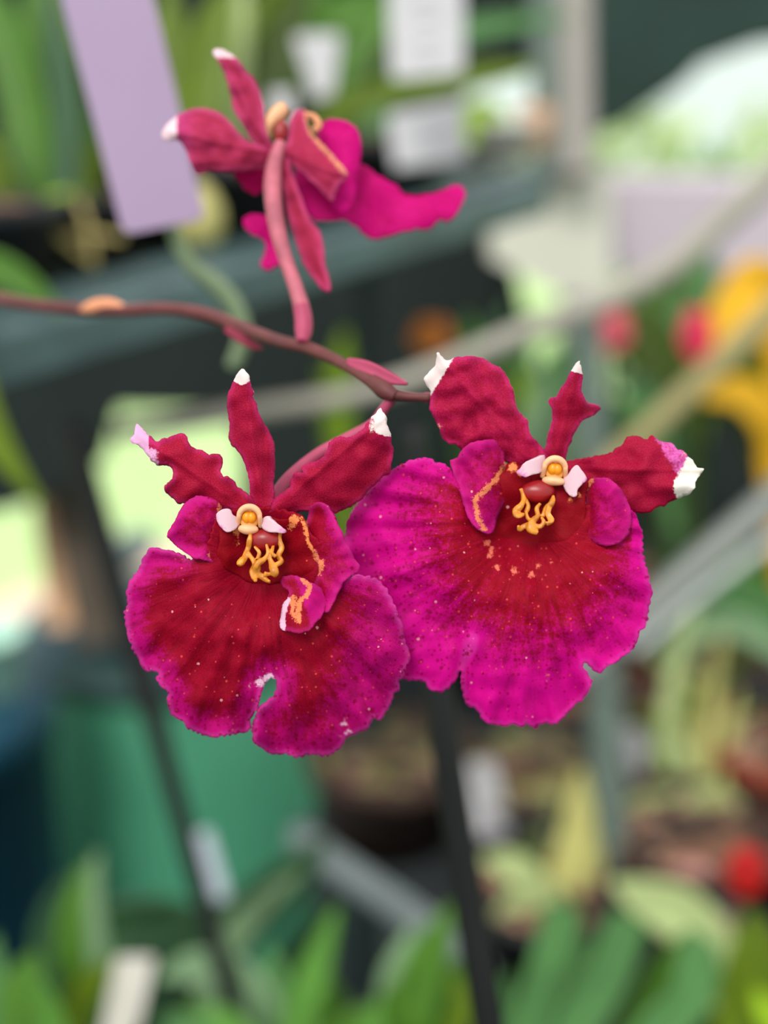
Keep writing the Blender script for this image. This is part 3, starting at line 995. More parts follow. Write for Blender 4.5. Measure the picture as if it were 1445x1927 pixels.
plant('leafy_shrub', 'yellow green leaved sprig under the spike between the two flowers', 'potted plant', lower_pt(640, .86), .04, .07, 'black', [
    ([(660, 1300), (655, 900), (640, 720), (650, 620)], .78, 62, 'lime', 'oval'), ([(660, 1300), (640, 900), (620, 760), (600, 680)], .8, 50, 'ol', 'oval'), ([(660, 1200), (690, 850), (680, 760), (700, 700)], .8, 44, 'lime', 'oval')])
plant('leafy_shrub', 'fresh green leaved plant at right edge below the slanting rods', 'potted plant', lower_pt(1520, .82), .05, .08, 'black', [
    ([(1520, 1240), (1440, 1130), (1340, 1100), (1240, 1120)], .7, 70, 'mid', 'oval'), ([(1520, 1240), (1460, 1090), (1400, 1060), (1320, 1080)], .72, 70, 'g', 'oval'), ([(1500, 1260), (1400, 1180), (1300, 1190), (1230, 1260)], .7, 60, 'grey', 'oval'),
    ([(1500, 1260), (1420, 1150), (1300, 1140), (1210, 1200)], .74, 60, 'mid', 'oval')])

# pots on the lower bench
def lp(px, py):
    p = onz(px, py, Z2)
    return (p.x, p.y, Z2)

plant('potted_plant', 'brown pot of mossy bark just under the left flower, beside the stake', 'potted plant', lp(735, 1560), .052, .06, 'brown', [([(740, 1420), (720, 1380), (690, 1350)], .8, 30, 'dol', 'oval')], MOSS)
plant('potted_plant', 'brown mossy pot right of the black stake under the right flower', 'potted plant', lp(985, 1560), .055, .05, 'black', [([(980, 1450), (960, 1420), (930, 1400)], .82, 30, 'dol', 'oval'), ([(1000, 1450), (1030, 1410), (1060, 1400)], .82, 30, 'dol', 'oval')], MOSS)
plant('potted_plant', 'black pot of pale yellow leaves before the ringed pole', 'potted plant', lp(1010, 1790), .042, .045, 'black', [
    ([(1085, 1800), (1060, 1690), (1085, 1560), (1092, 1445)], .60, 72, 'straw', 'strap', .0), ([(1050, 1760), (1000, 1660), (950, 1625), (905, 1620)], .60, 62, 'pale', 'oval', .2),
    ([(1080, 1800), (1100, 1700), (1110, 1620), (1105, 1530)], .61, 50, 'straw', 'strap', .1), ([(1060, 1790), (1030, 1690), (980, 1690), (925, 1730)], .585, 70, 'pale', 'oval', -.2), ([(1070, 1700), (1020, 1560), (1010, 1540), (940, 1520)], .66, 34, 'pale', 'strap', .1),
    ([(1050, 1780), (1010, 1620), (980, 1590)], .62, 44, 'dol', 'oval')])
plant('potted_plant', 'terracotta pot of pale olive curled leaves right of the ringed pole', 'potted plant', lp(1275, 1700), .05, .055, 'brown', [
    ([(1250, 1640), (1190, 1590), (1200, 1520), (1290, 1490)], .66, 75, 'pale', 'oval', .3), ([(1260, 1640), (1300, 1600), (1340, 1540), (1360, 1450)], .66, 70, 'straw', 'oval', .2), ([(1250, 1660), (1180, 1640), (1170, 1560), (1180, 1500)], .68, 50, 'ol', 'oval'),
    ([(1260, 1660), (1280, 1560), (1330, 1500), (1400, 1520)], .66, 70, 'pale', 'oval', .2), ([(1260, 1640), (1220, 1600), (1240, 1560), (1320, 1560)], .655, 60, 'straw', 'oval')])
plant('potted_plant', 'brown pot with many small pale yellow green leaves at right', 'potted plant', lp(1340, 1480), .06, .06, 'brown', [
    ([(1340, 1420), (1300, 1340), (1260, 1290), (1240, 1230)], .82, 62, 'straw', 'oval'), ([(1340, 1420), (1330, 1320), (1290, 1230), (1270, 1170)], .82, 60, 'pale', 'oval'), ([(1340, 1420), (1360, 1320), (1400, 1250), (1380, 1180)], .83, 64, 'straw', 'oval'),
    ([(1340, 1420), (1400, 1330), (1450, 1280)], .82, 60, 'ol', 'oval'), ([(1340, 1420), (1280, 1390), (1240, 1340)], .8, 52, 'straw', 'oval'), ([(1340, 1420), (1310, 1400), (1290, 1350), (1330, 1310)], .79, 60, 'pale', 'oval'), ([(1340, 1420), (1380, 1400), (1330, 1460), (1270, 1430)], .78, 60, 'straw', 'oval')])
plant('potted_plant', 'rust red pot at the right edge behind the red bloom', 'potted plant', lp(1450, 1560), .05, .07, 'terra', [([(1440, 1420), (1400, 1350), (1420, 1290)], .74, 40, 'straw', 'oval')])
plant('potted_plant', 'small terracotta pot tucked behind the ringed pole', 'potted plant', lp(1215, 1420), .045, .05, 'terra', [([(1215, 1330), (1190, 1290), (1180, 1240)], .9, 30, 'dol', 'oval')])
plant('potted_plant', 'dark pot of bark far back behind the right flower', 'potted plant', lp(1080, 1400), .05, .05, 'brown', [([(1080, 1300), (1060, 1260), (1040, 1210)], .95, 40, 'ol', 'oval')])
plant('potted_plant', 'black pot with pale arching leaves at lower right behind green straps', 'potted plant', lp(1345, 1900), .032, .045, 'black', [
    ([(1350, 1980), (1345, 1820), (1290, 1730), (1215, 1690), (1150, 1660)], .50, 105, 'pale', 'oval', .1)])
plant('potted_plant', 'straggling plant with small pale leaves spread between the ringed pole and right edge', 'potted plant', lp(1445, 1690), .03, .04, 'brown',
      [([(1390, 1560), (rr.uniform(1200, 1440), rr.uniform(1350, 1500)), (x, y)], rr.uniform(.68, .76), rr.uniform(34, 60), rr.choice(('straw', 'pale', 'straw', 'ol', 'pale')), 'oval', rr.uniform(-.5, .5)) for x, y in
       [(1250, 1250), (1290, 1200), (1330, 1290), (1400, 1220), (1440, 1330), (1230, 1420), (1300, 1400), (1370, 1340), (1420, 1450), (1270, 1500), (1350, 1440), (1440, 1180), (1200, 1330), (1310, 1130), (1260, 1340), (1330, 1220), (1390, 1290), (1280, 1290), (1430, 1260), (1240, 1480), (1400, 1400), (1320, 1360), (1360, 1180), (1220, 1230)]])
V, Fc = ell_px(1295, 1650, .60, 40, 32, 30, 0, .25, 60)
tag(obj('stone', V, Fc, mat((176, 128, 118), .9, .25, 60, name='pink stone')), 'rounded pinkish stone left of the red bloom', 'stone')
tag_board('plant_label', [(882, 1432), (930, 1432), (962, 1570), (888, 1575)], .66, .66, TAGW, 'white label standing beside the black stake under the right flower')
tag_board('plant_label', [(1172, 1368), (1222, 1362), (1256, 1490), (1196, 1505)], .72, .70, TAGW, 'leaning white label right of the ringed pole')
tag_board('plant_label', [(1000, 1515), (1065, 1512), (1065, 1560), (1000, 1562)], .70, .70, TAGW, 'low wide white label left of the ringed pole')

# ------------------------------------------------------------------ nearest plants along the bottom
def front_pt(x, y):
    return (x, y, Z3)
plant('potted_orchid', 'grassy green orchid at the bottom left corner', 'potted plant', front_pt(-.13, .32), .035, .07, 'black', [
    ([(40, 2200), (60, 1990), (50, 1860), (70, 1790)], .40, 110, 'g', 'oval', .0), ([(150, 2200), (150, 1950), (135, 1750), (160, 1620)], .42, 58, 'g', 'strap', .1), ([(60, 2200), (-10, 2000), (-20, 1850), (-10, 1760)], .42, 80, 'mid', 'strap'),
    ([(120, 2200), (120, 2000), (90, 1880), (30, 1820)], .38, 70, 'brt', 'oval'), ([(150, 2200), (200, 2000), (180, 1860), (230, 1790)], .43, 60, 'mid'), ([(80, 2200), (130, 1960), (170, 1850), (240, 1800)], .40, 60, 'ol', 'strap'),
    ([(130, 2100), (180, 1850), (170, 1700), (185, 1600)], .46, 46, 'grey', 'strap', .2)])
plant('potted_orchid', 'dark broad leaved orchid in the shade below the green barrel', 'potted plant', front_pt(-.08, .40), .04, .07, 'black', [
    ([(300, 2200), (260, 1900), (300, 1830), (450, 1730), (540, 1650), (610, 1580)], .50, 110, 'dk', 'strap', .1), ([(300, 2200), (180, 1850), (200, 1760), (330, 1740), (470, 1800)], .52, 130, 'dk', 'strap', .1), ([(340, 2200), (400, 1850), (470, 1720), (570, 1640)], .48, 60, 'grey', 'strap', .3),
    ([(300, 2200), (120, 1850), (130, 1700), (180, 1640)], .52, 90, 'dk'), ([(320, 2200), (480, 1950), (560, 1800), (600, 1700)], .54, 110, 'dk')])
plant('potted_orchid', 'pale grey green leaved plant beside the cream label at the bottom', 'potted plant', front_pt(-.065, .33), .035, .07, 'black', [
    ([(500, 2200), (520, 1980), (450, 1850), (370, 1820), (300, 1840)], .41, 90, 'grey', 'oval', .1), ([(500, 2200), (560, 2000), (520, 1880), (430, 1840)], .42, 90, 'grey', 'oval', .2), ([(480, 2200), (360, 2000), (350, 1930), (380, 1880)], .40, 60, 'brt', 'strap'),
    ([(520, 2200), (400, 1980), (330, 1930), (300, 1927)], .39, 60, 'mid'), ([(520, 2200), (600, 2000), (660, 1930), (700, 1900)], .40, 60, 'g')])
plant('potted_orchid', 'bright green narrow leaved plant left of the thick black stake', 'potted plant', front_pt(-.02, .32), .035, .07, 'black', [
    ([(600, 2200), (560, 1960), (590, 1830), (635, 1705)], .40, 66, 'brt', 'strap', .1), ([(600, 2200), (640, 1960), (720, 1900), (740, 1850)], .41, 60, 'g'), ([(600, 2200), (530, 1960), (520, 1850), (510, 1780)], .41, 60, 'mid'), ([(600, 2200), (480, 1990), (420, 1920), (380, 1900)], .38, 50, 'brt'),
    ([(620, 2200), (640, 1990), (610, 1880), (580, 1800)], .43, 70, 'g'), ([(600, 2200), (680, 2020), (760, 1980), (840, 1990)], .39, 60, 'ol')])
plant('potted_orchid', 'mid green leaved orchid touching the thick black stake at the bottom', 'potted plant', front_pt(.025, .33), .035, .07, 'black', [
    ([(800, 2200), (770, 1950), (800, 1810), (850, 1700)], .40, 100, 'g', 'oval', .1), ([(800, 2200), (830, 1960), (860, 1850), (880, 1790)], .42, 80, 'g', 'oval'), ([(800, 2200), (760, 1960), (740, 1850), (780, 1740)], .41, 60, 'grey', 'strap'), ([(810, 2200), (850, 1960), (870, 1890), (850, 1830)], .38, 50, 'ol', 'oval'),
    ([(790, 2200), (720, 2000), (700, 1930), (720, 1880)], .39, 60, 'brt', 'oval')])
plant('potted_orchid', 'stout green strap leaved orchid at the bottom right of the stake', 'potted plant', front_pt(.075, .33), .035, .07, 'black', [
    ([(1000, 2200), (990, 1960), (1030, 1820), (1060, 1700)], .40, 80, 'mid', 'cut', .1), ([(1080, 2200), (1070, 1980), (1140, 1830), (1180, 1720)], .39, 88, 'mid', 'cut', .1), ([(1180, 2200), (1210, 1980), (1290, 1880), (1310, 1800), (1290, 1750)], .38, 90, 'mid', 'strap', .1),
    ([(1020, 2200), (940, 1990), (930, 1900), (960, 1830)], .42, 80, 'mid'), ([(1120, 2200), (1160, 2000), (1230, 1850), (1280, 1760)], .42, 80, 'g'), ([(1060, 2200), (1040, 1990), (1060, 1860), (1110, 1760)], .43, 80, 'mid')])
plant('potted_orchid', 'lime and yellow leaved plant under the red bloom at bottom right', 'potted plant', front_pt(.14, .34), .035, .07, 'black', [
    ([(1440, 2200), (1400, 1980), (1390, 1850), (1410, 1710)], .40, 110, 'ol', 'oval', .1), ([(1440, 2200), (1460, 1980), (1450, 1850), (1440, 1720)], .41, 100, 'ol', 'oval'), ([(1430, 2200), (1380, 2000), (1370, 1900), (1400, 1850)], .39, 80, 'ol', 'oval'), ([(1450, 2200), (1430, 2000), (1360, 1930), (1330, 1900)], .4, 80, 'dol', 'oval'),
    ([(1450, 2200), (1480, 2000), (1440, 1900), (1420, 1860)], .38, 50, 'lime', 'oval')])
tag_board('plant_label', [(345, 1575), (395, 1560), (432, 1690), (365, 1702)], .44, .44, mat((176, 186, 196), .45, .05, 30), 'bluish white rounded label standing before the green barrel')
tag_board('plant_label', [(218, 1800), (292, 1800), (262, 1930), (170, 2060)], .37, .36, mat((168, 164, 154), .45, .05, 30), 'cream white label leaning in the leaves at bottom left')

# ------------------------------------------------------------------ the flowers
M_LIPA = petal_material('lip velvet crimson', (146, 0, 28), (182, 2, 112), (236, 190, 216), (236, 150, 60), spots=0.8, vein=0.9, fine=0.35, rimc=(205, 70, 165))
M_LIPB = petal_material('lip velvet magenta', (150, 0, 24), (204, 0, 134), (236, 190, 216), (240, 120, 100), spots=1.0, vein=0.8, fine=0.3, rimc=(214, 60, 165))
M_PET = petal_material('petal crimson', (142, 2, 36), (168, 14, 76), (234, 216, 214), (236, 170, 110), spots=0.0, vein=0.35, fine=0.8, trans=0.12, rimc=(176, 40, 100))
M_PET3 = petal_material('petal crimson lilac mottle', (142, 2, 36), (206, 96, 176), (236, 226, 216), (236, 190, 110), spots=0.0, vein=0.35, fine=0.8, trans=0.12)
M_PET2 = petal_material('petal crimson lilac tip', (142, 2, 32), (176, 30, 90), (226, 168, 208), (236, 170, 110), spots=0.0, vein=0.35, fine=0.8, trans=0.12, rimc=(176, 40, 100))
M_SIDE = petal_material('side lobe magenta', (146, 0, 28), (184, 4, 112), (236, 190, 216), (240, 140, 92), spots=0.25, vein=0.5, fine=0.4, rimc=(196, 40, 130))
M_THR = petal_material('throat dark red', (128, 0, 8), (150, 0, 30), (236, 190, 190), (240, 140, 84), spots=0.3, vein=0.6, fine=0.25, trans=0.1)
M_WING = petal_material('column wing', (232, 196, 208), (220, 130, 200), (246, 232, 232), (246, 190, 90), vein=0.0, fine=0.0, trans=0.25)
M_REAR = petal_material('rear petal pink', (168, 42, 74), (190, 62, 122), (238, 205, 215), (226, 160, 110), vein=0.8, fine=0.4, trans=0.2, rimc=(206, 84, 140))
M_REARL = petal_material('rear lip magenta', (176, 0, 82), (206, 4, 124), (238, 205, 215), (226, 160, 110), vein=0.5, fine=0.3, trans=0.25)
M_YEL = mat((222, 124, 38), 0.4, 0.5, 1400, spec=0.5, name='callus yellow')
M_ORA = mat((240, 142, 10), 0.35, 0.15, 900, spec=0.5, name='anther orange')
M_CAP = mat((246, 168, 84), 0.4, 0.12, 600, spec=0.4, name='anther cap')
M_CREAM = mat((234, 170, 128), 0.45, 0.2, 600, spec=0.4, name='column cream')
M_PINKW = mat((238, 214, 226), 0.5, 0.06, 600, name='column white')
M_CRED = mat((142, 10, 20), 0.35, 0.3, 700, spec=0.5, name='callus red')
M_STEM = mat((98, 50, 50), 0.55, 0.35, 260, spec=0.3, bump=0.2, name='spike brown red')
M_STEMR = mat((130, 40, 62), 0.5, 0.3, 260, name='spike joint red')
M_PED = mat((170, 66, 98), 0.5, 0.25, 300, spec=0.3, trans=0.1, name='pedicel pink')
M_PED2 = mat((182, 96, 112), 0.5, 0.4, 420, trans=0.1, name='pedicel pale')
M_BRACT = mat((214, 142, 104), 0.6, 0.2, 300, name='bract tan')

def lipA_depth(X, Y):
    d = np.hypot(X - 497, Y - 1050)
    th = np.arctan2(X - 497, Y - 1050)
    r = d / 300
    D = 103.2 + 2.6 * np.exp(-(d / 75) ** 2) - 1.0 * np.exp(-((d - 150) / 60) ** 2) + 2.6 * np.clip(r, 0, 1.4) ** 3
    D = D + 0.40 * np.sin(th * 26 + 3 * np.sin(th * 3)) * np.clip(r - 0.3, 0, 1) * 1.3 + 1.1 * fbm(X, Y, 0.011, 2) + 0.45 * fbm(X, Y, 0.03, 3)
    # right half folds forward over its neighbour, cleft between the two halves
    D = D - 2.6 * smooth(X, 640, 760) * smooth(1350 - Y, 0, 200)
    D = D + 1.3 * np.exp(-((X - 470 + (Y - 1370) * 0.25) / 14) ** 2) * smooth(Y, 1270, 1350) * (X < 480)
    return D

LIPA = z2([(155, 85), (195, 84), (245, 92), (295, 112), (345, 132), (400, 100), (440, 20), (470, -60), (600, -110), (820, -90), (900, 0), (990, 100), (1030, 170),
           (1060, 205), (1082, 212), (1110, 210), (1150, 205), (1190, 211), (1230, 232), (1265, 270), (1285, 312), (1308, 355), (1320, 400), (1337, 445), (1350, 510), (1368, 560), (1376, 600),
           (1350, 645), (1345, 680), (1325, 705), (1322, 745), (1300, 765), (1288, 800), (1262, 848), (1232, 884), (1200, 880), (1175, 925), (1130, 945), (1080, 962), (1052, 1010), (1010, 1045), (960, 1055), (905, 1047),
           (850, 1060), (790, 1045), (735, 1047), (690, 1025), (652, 1003), (634, 960), (630, 915), (645, 870), (672, 830), (708, 798), (740, 755), (748, 702), (722, 690), (688, 716), (682, 750), (668, 790), (646, 842), (626, 890), (616, 935),
           (560, 950), (490, 962), (430, 965), (380, 945), (330, 925), (300, 886), (258, 862), (238, 800), (240, 752), (212, 730), (186, 702), (190, 655), (150, 655), (118, 640), (95, 590), (68, 542),
           (52, 490), (40, 440), (34, 385), (50, 340), (42, 290), (62, 235), (100, 180), (130, 112)])

def lipA_mag(X, Y, rim):
    m = smooth(70 - rim, 0, 70) * 0.9
    m = np.maximum(m, 0.75 * smooth(X + 0.3 * (Y - 1100), 620, 740) * smooth(Y, 1080, 1140))
    m = np.maximum(m, 0.55 * smooth(Y, 1290, 1400))
    m = m * smooth(np.hypot(X - 500, Y - 1070), 90, 190)
    m = m * (1 - np.exp(-(((X - 500) / 110) ** 2 + ((Y - 960) / 70) ** 2)))
    return m

fA = empty('orchid_flower', W(505, 1060, 0.106), 'crimson orchid flower with rounded magenta rimmed lip, left of the front pair', 'orchid flower')
sheet('lip', LIPA, lipA_depth, M_LIPA, fA, (497, 1050), spacing=4.6, frill=1.1, teeth=3.4, tp=17, mag=lipA_mag, vs=15.0, norim=lambda X, Y: np.exp(-(((X - 500) / 110) ** 2 + ((Y - 970) / 60) ** 2)),
      white=lambda X, Y, r: blob(X, Y, [(506, 1277, 13, 0.85), (490, 1284, 16, 0.6), (472, 1292, 12, 0.4), (647, 1360, 13, 0.5), (655, 1378, 14, 0.5), (640, 1385, 9, .4)]),
      yel=lambda X, Y, r: blob(X, Y, [(240, 1147, 6, 0.5), (746, 1155, 5, 0.5)]),
      spot=lambda X, Y, r: 0.35 + 0.5 * smooth(Y, 1150, 1300) + 0.2 * smooth(X, 600, 700), seed=1)
# pale pink scars beneath the callus: low raised papillae
def side(name, outline, dbase, cx, sgn, root, m, magf, yelf=None, inner=0.0, wht=None, sp=0.5, seed=1, xin=0, amp=1.0):
    def dep(X, Y):
        s = (X - xin) * sgn / 60.0          # 0 at the throat, 1 at the outer rim
        return dbase - 1.6 * np.sin(np.clip(s, 0, 1.5) * 1.75) * amp + 0.7 * fbm(X, Y, 0.02, seed) + 0.3 * fbm(X, Y, 0.05, seed + 3) + inner * np.clip(1 - s, 0, 2) * 0.5
    return sheet(name, outline, dep, m, root, (cx, 1010), spacing=4.2, frill=1.0, mag=magf, yel=yelf, white=wht,
                 spot=lambda X, Y, r: np.full_like(X, sp), seed=seed, vs=5)

SLA = z1([(400, 680), (440, 690), (470, 705), (490, 735), (478, 770), (470, 800), (482, 850), (500, 900), (540, 960), (600, 1000)]) + z2([(590, 80), (575, 180), (540, 190), (490, 165), (440, 140), (380, 128), (330, 105), (285, 75), (250, 42)]) + \
    z1([(233, 870), (250, 830), (275, 788), (300, 738), (335, 702), (365, 685)])
side('side_lobe', SLA, 103.6, 430, -1, fA, M_SIDE, lambda X, Y, r: smooth(425 - X, 0, 50) * (0.42 + 0.5 * smooth(26 - r, 0, 22)), inner=1.6, xin=430,
     yelf=lambda X, Y, r: 0.75 * np.exp(-(seg_dist(X, Y, z1([(490, 720), (480, 790), (478, 850), (465, 910), (440, 960)])) / 8) ** 2), seed=11)
SRA = z1([(935, 711), (960, 712), (982, 726), (1005, 760), (1035, 810), (1058, 852), (1075, 900), (1098, 940)]) + z2([(1115, 130), (1138, 160), (1130, 190), (1108, 205), (1060, 240), (1020, 320), (980, 380), (930, 330), (920, 260), (945, 190),
      (925, 120), (900, 60)]) + z1([(885, 960), (872, 900), (878, 830), (892, 790), (905, 735)])
side('side_lobe', SRA, 103.2, 560, 1, fA, M_SIDE, lambda X, Y, r: smooth(X, 588, 632) * (0.45 + 0.45 * smooth(26 - r, 0, 22)), inner=1.0, xin=580,
     yelf=lambda X, Y, r: 0.75 * np.exp(-(seg_dist(X, Y, z1([(875, 800), (890, 860), (905, 910), (930, 960), (950, 1000)]) + z2([(962, 140), (945, 200)])) / 7) ** 2), seed=13)
THA = z1([(470, 800), (540, 800), (600, 780), (700, 780), (790, 790), (830, 765), (870, 775), (895, 850), (905, 900), (930, 960)]) + z2([(958, 150), (950, 190), (930, 250), (890, 290), (830, 260), (760, 240), (690, 260), (620, 240), (570, 210), (500, 170), (440, 110), (430, 60)]) + z1([(455, 960), (480, 900), (478, 840)])
def thrA_depth(X, Y):
    return lipA_depth(X, Y) - 0.9 * (1 - ((X - 505) / 100) ** 2 - ((Y - 1025) / 75) ** 2) + 0.25 * fbm(X, Y, 0.03, 5)
sheet('throat', THA, thrA_depth, M_THR, fA, (497, 1000), spacing=4.2, frill=1.0, mag=lambda X, Y, r: np.full_like(X, 0.12), vs=4,
      yel=lambda X, Y, r: np.maximum(blob(X, Y, [(553, 978, 12, 1.0), (548, 990, 10, .7), (446, 1000, 11, 0.75), (448, 1022, 8, 0.6)]),
                                    0.75 * np.exp(-(seg_dist(X, Y, z1([(870, 790), (890, 860), (905, 910), (930, 960), (950, 1000)]) + z2([(962, 140), (945, 200), (920, 260)])) / 6) ** 2)),
      spot=lambda X, Y, r: np.full_like(X, .2), seed=15)
# the curled corner of the lip with its cream edge
CUR = z2([(770, 215), (830, 205), (880, 225), (925, 245), (965, 270), (985, 310), (985, 345), (965, 390), (935, 430), (905, 462), (880, 472), (850, 478), (810, 468), (775, 462), (762, 430), (768, 380), (780, 335), (800, 310), (805, 280), (775, 260)])
def cur_depth(X, Y):
    return 101.6 + 1.0 * ((X - 572) / 40) ** 2 - 0.008 * (Y - 1100) + .3 * fbm(X, Y, .04, 9)
sheet('curled_lip_edge', CUR, cur_depth, M_SIDE, fA, (540, 1080), spacing=3.6, frill=1.2, mag=lambda X, Y, r: 0.9 * smooth(X - 0.35 * (Y - 1150), 566, 588),
      white=lambda X, Y, r: 0.85 * np.exp(-(seg_dist(X, Y, z2([(778, 460), (775, 400), (790, 345), (800, 320)])) / 7) ** 2),
      yel=lambda X, Y, r: np.maximum(0.8 * np.exp(-(seg_dist(X, Y, z2([(800, 330), (830, 310), (822, 380), (850, 420), (855, 330), (890, 300), (905, 260), (870, 225)])) / 7) ** 2), 0), seed=17)

def callus(root, D, strands, bulge):
    """warty branching orange ridges fanning from under the column over a glossy red bulge"""
    V, Fc = ell_px(bulge[0], bulge[1], D, bulge[2], bulge[3], 20, 0, 0.06, 900)
    c = obj('callus', V, Fc, M_CRED, root)
    ms = []
    for pts in strands:
        P = [W(x, y, D - .0005 - .0010 * min(1, max(0, (y - bulge[1]) / 60)) + .0003 * math.sin(x * .7 + y * .3)) for x, y, r in pts]
        ms.append(tube_mesh(P, [r * D / F for x, y, r in pts], 10, 7, 0.5))
    V, Fc = join(*ms)
    o = obj('callus_ridge', V, Fc, M_YEL, c)
    fix_normals(o)
    rm = o.modifiers.new('fuse', 'REMESH'); rm.mode = 'VOXEL'; rm.voxel_size = 0.00007; rm.use_smooth_shade = True
    sm = o.modifiers.new('smooth', 'SMOOTH'); sm.factor = .6; sm.iterations = 3
    return c

def zr(f, t): return [(f([(x, y)])[0][0], f([(x, y)])[0][1], r) for x, y, r in t]
callus(fA, 0.1032, [
    zr(z2, [(628, 0, 4), (622, 40, 5), (615, 80, 5), (600, 120, 6), (578, 148, 7), (572, 160, 4)]),
    zr(z2, [(612, 95, 4), (635, 130, 5), (645, 160, 5), (632, 190, 5), (638, 222, 3)]),
    zr(z2, [(768, -5, 4), (762, 40, 5), (772, 80, 5), (758, 115, 6), (772, 140, 5), (745, 158, 4)]),
    zr(z2, [(700, 60, 3), (708, 100, 4), (690, 130, 5), (662, 150, 8), (656, 190, 8), (690, 220, 5), (718, 236, 3)]),
    zr(z2, [(656, 180, 7), (645, 215, 5), (650, 232, 3)]), zr(z2, [(708, 105, 4), (725, 150, 5), (738, 190, 9), (742, 205, 5)]),
    zr(z2, [(645, 70, 3), (668, 100, 4), (660, 130, 4)]), zr(z2, [(690, 200, 5), (715, 200, 4), (735, 195, 5)]), zr(z2, [(735, 60, 3), (728, 100, 4), (745, 120, 4)]),
], (498, 1016, 32, 22))
def column(root, cx, cy, D, rot, wl, wr, s=1.0):
    """cream hood with orange anther and two white wings"""
    ca, sa = math.cos(math.radians(rot)), math.sin(math.radians(rot))
    def P(x, y): return (cx + (x * ca - y * sa) * s, cy + (x * sa + y * ca) * s)
    pts = []
    for k in range(9):
        a = math.pi * k / 8
        x, y = P(-20 * math.cos(a), -20 * math.sin(a))
        pts.append((x, y, D - 0.0003 * math.sin(a), (4.5 + 2 * math.sin(a)) * s))
    a0 = P(-22, 16); a1 = P(22, 16)
    pts = [(a0[0], a0[1], D + .0008, 5 * s)] + pts + [(a1[0], a1[1], D + .0008, 5 * s)]
    col = tube_px('column', pts, M_CREAM, root, seg=14, sub=5)
    x, y = P(0, 2)
    V, Fc = ell_px(x, y, D + 0.0006, 19 * s, 20 * s, 10, rot)
    obj('anther_cap', V, Fc, M_CAP, col)
    for q in (-4.5, 4.5):
        x, y = P(q, -1)
        V, Fc = ell_px(x, y, D + 0.0002, 9.5 * s, 12 * s, 10, rot)
        obj('anther', V, Fc, M_ORA, col)
    x, y = P(0, 22)
    V, Fc = ell_px(x, y, D + 0.0004, 21 * s, 10 * s, 12, rot, 0.2, 900)
    obj('stigma', V, Fc, M_CREAM, col)
    for o_, sd, magc in ((wl, -1, None), (wr, 1, None)):
        cxx = sum(p[0] for p in o_) / len(o_); cyy = sum(p[1] for p in o_) / len(o_)
        sheet('column_wing', o_, lambda X, Y, cxx=cxx, sd=sd: D * 1000 - 0.3 - 0.6 * ((X - cxx) / 20) * sd * 0.5 + 0.5 * ((X - cxx) / 25) ** 2, M_WING, col, (cx, cy), spacing=3.2, frill=0.6,
              mag=lambda X, Y, r, cxx=cxx: 0.55 * smooth((X - cxx) * sd + (Y - cyy) * .6, 6, 26), thick=0.0005, seed=21 + sd)
column(fA, 469, 974, 0.1024, 2, z1([(470, 760), (500, 742), (530, 745), (545, 770), (575, 790), (570, 820), (548, 842), (515, 850), (485, 825), (468, 795)]),
       z1([(675, 800), (700, 775), (720, 790), (745, 805), (770, 825), (795, 845), (780, 855), (740, 852), (705, 848), (680, 832)]))

# petals of the left flower
TIPW = lambda x, y, r, a=1.0: (lambda X, Y, rim: blob(X, Y, [(x, y, r, a)]))
PLA = z1([(93, 343), (130, 380), (165, 412), (192, 425), (225, 412), (262, 396), (300, 388), (325, 400), (338, 430), (350, 450), (385, 462), (420, 478), (435, 488), (465, 478), (487, 490), (497, 515), (488, 545), (487, 570), (502, 592), (525, 592),
          (545, 612), (580, 645), (620, 682), (655, 730), (620, 760), (570, 760), (525, 745), (470, 760), (380, 740), (325, 720), (300, 720), (275, 710), (262, 692), (235, 675), (222, 650), (234, 630), (256, 605), (262, 575), (250, 548), (225, 538), (195, 540), (165, 520), (145, 495), (130, 470), (105, 445), (65, 430), (62, 412), (80, 388)])
def pla_mag(X, Y, r): return 0.5 * smooth(330 - X, 0, 50) + 0.3 * (r < 6)
sheet('petal', PLA, axis_depth((470, 960), (260, 820), 104.6, 103.0, chan=0.7, wav=0.45, seed=31, d_mid=-1.0), M_PET2, fA, (470, 960), frill=1.6, mag=pla_mag,
      white=lambda X, Y, r: np.maximum(1.1 * smooth(286 - X, 0, 14), 0.55 * smooth(312 - X, 0, 22) * smooth(Y - 0.35 * X, 735, 745)), seed=31)
PDA = z1([(592, 86), (606, 97), (620, 122), (630, 165), (645, 195), (640, 222), (655, 252), (665, 290), (682, 325), (702, 360), (722, 395), (738, 430), (740, 480), (742, 540), (738, 600), (735, 640), (740, 700), (700, 770), (650, 770), (625, 700), (622, 660), (618, 610), (605, 550), (585, 500), (560, 465),
          (535, 440), (522, 405), (528, 360), (520, 310), (514, 260), (520, 200), (538, 160), (560, 112), (575, 92)])
sheet('dorsal_sepal', PDA, axis_depth((495, 960), (457, 695), 104.6, 102.6, chan=1.6, wav=0.3, seed=33, twist=0.3), M_PET, fA, (495, 960), frill=1.2,
      mag=lambda X, Y, r: 0.5 * smooth(7 - r, 0, 5), white=lambda X, Y, r: np.maximum(1.2 * smooth(722 - Y + 0.5 * r, 0, 12), 0.42 * smooth(5 - r, 0, 4) * smooth(800 - Y, 0, 60) * (X > 470)), seed=33)
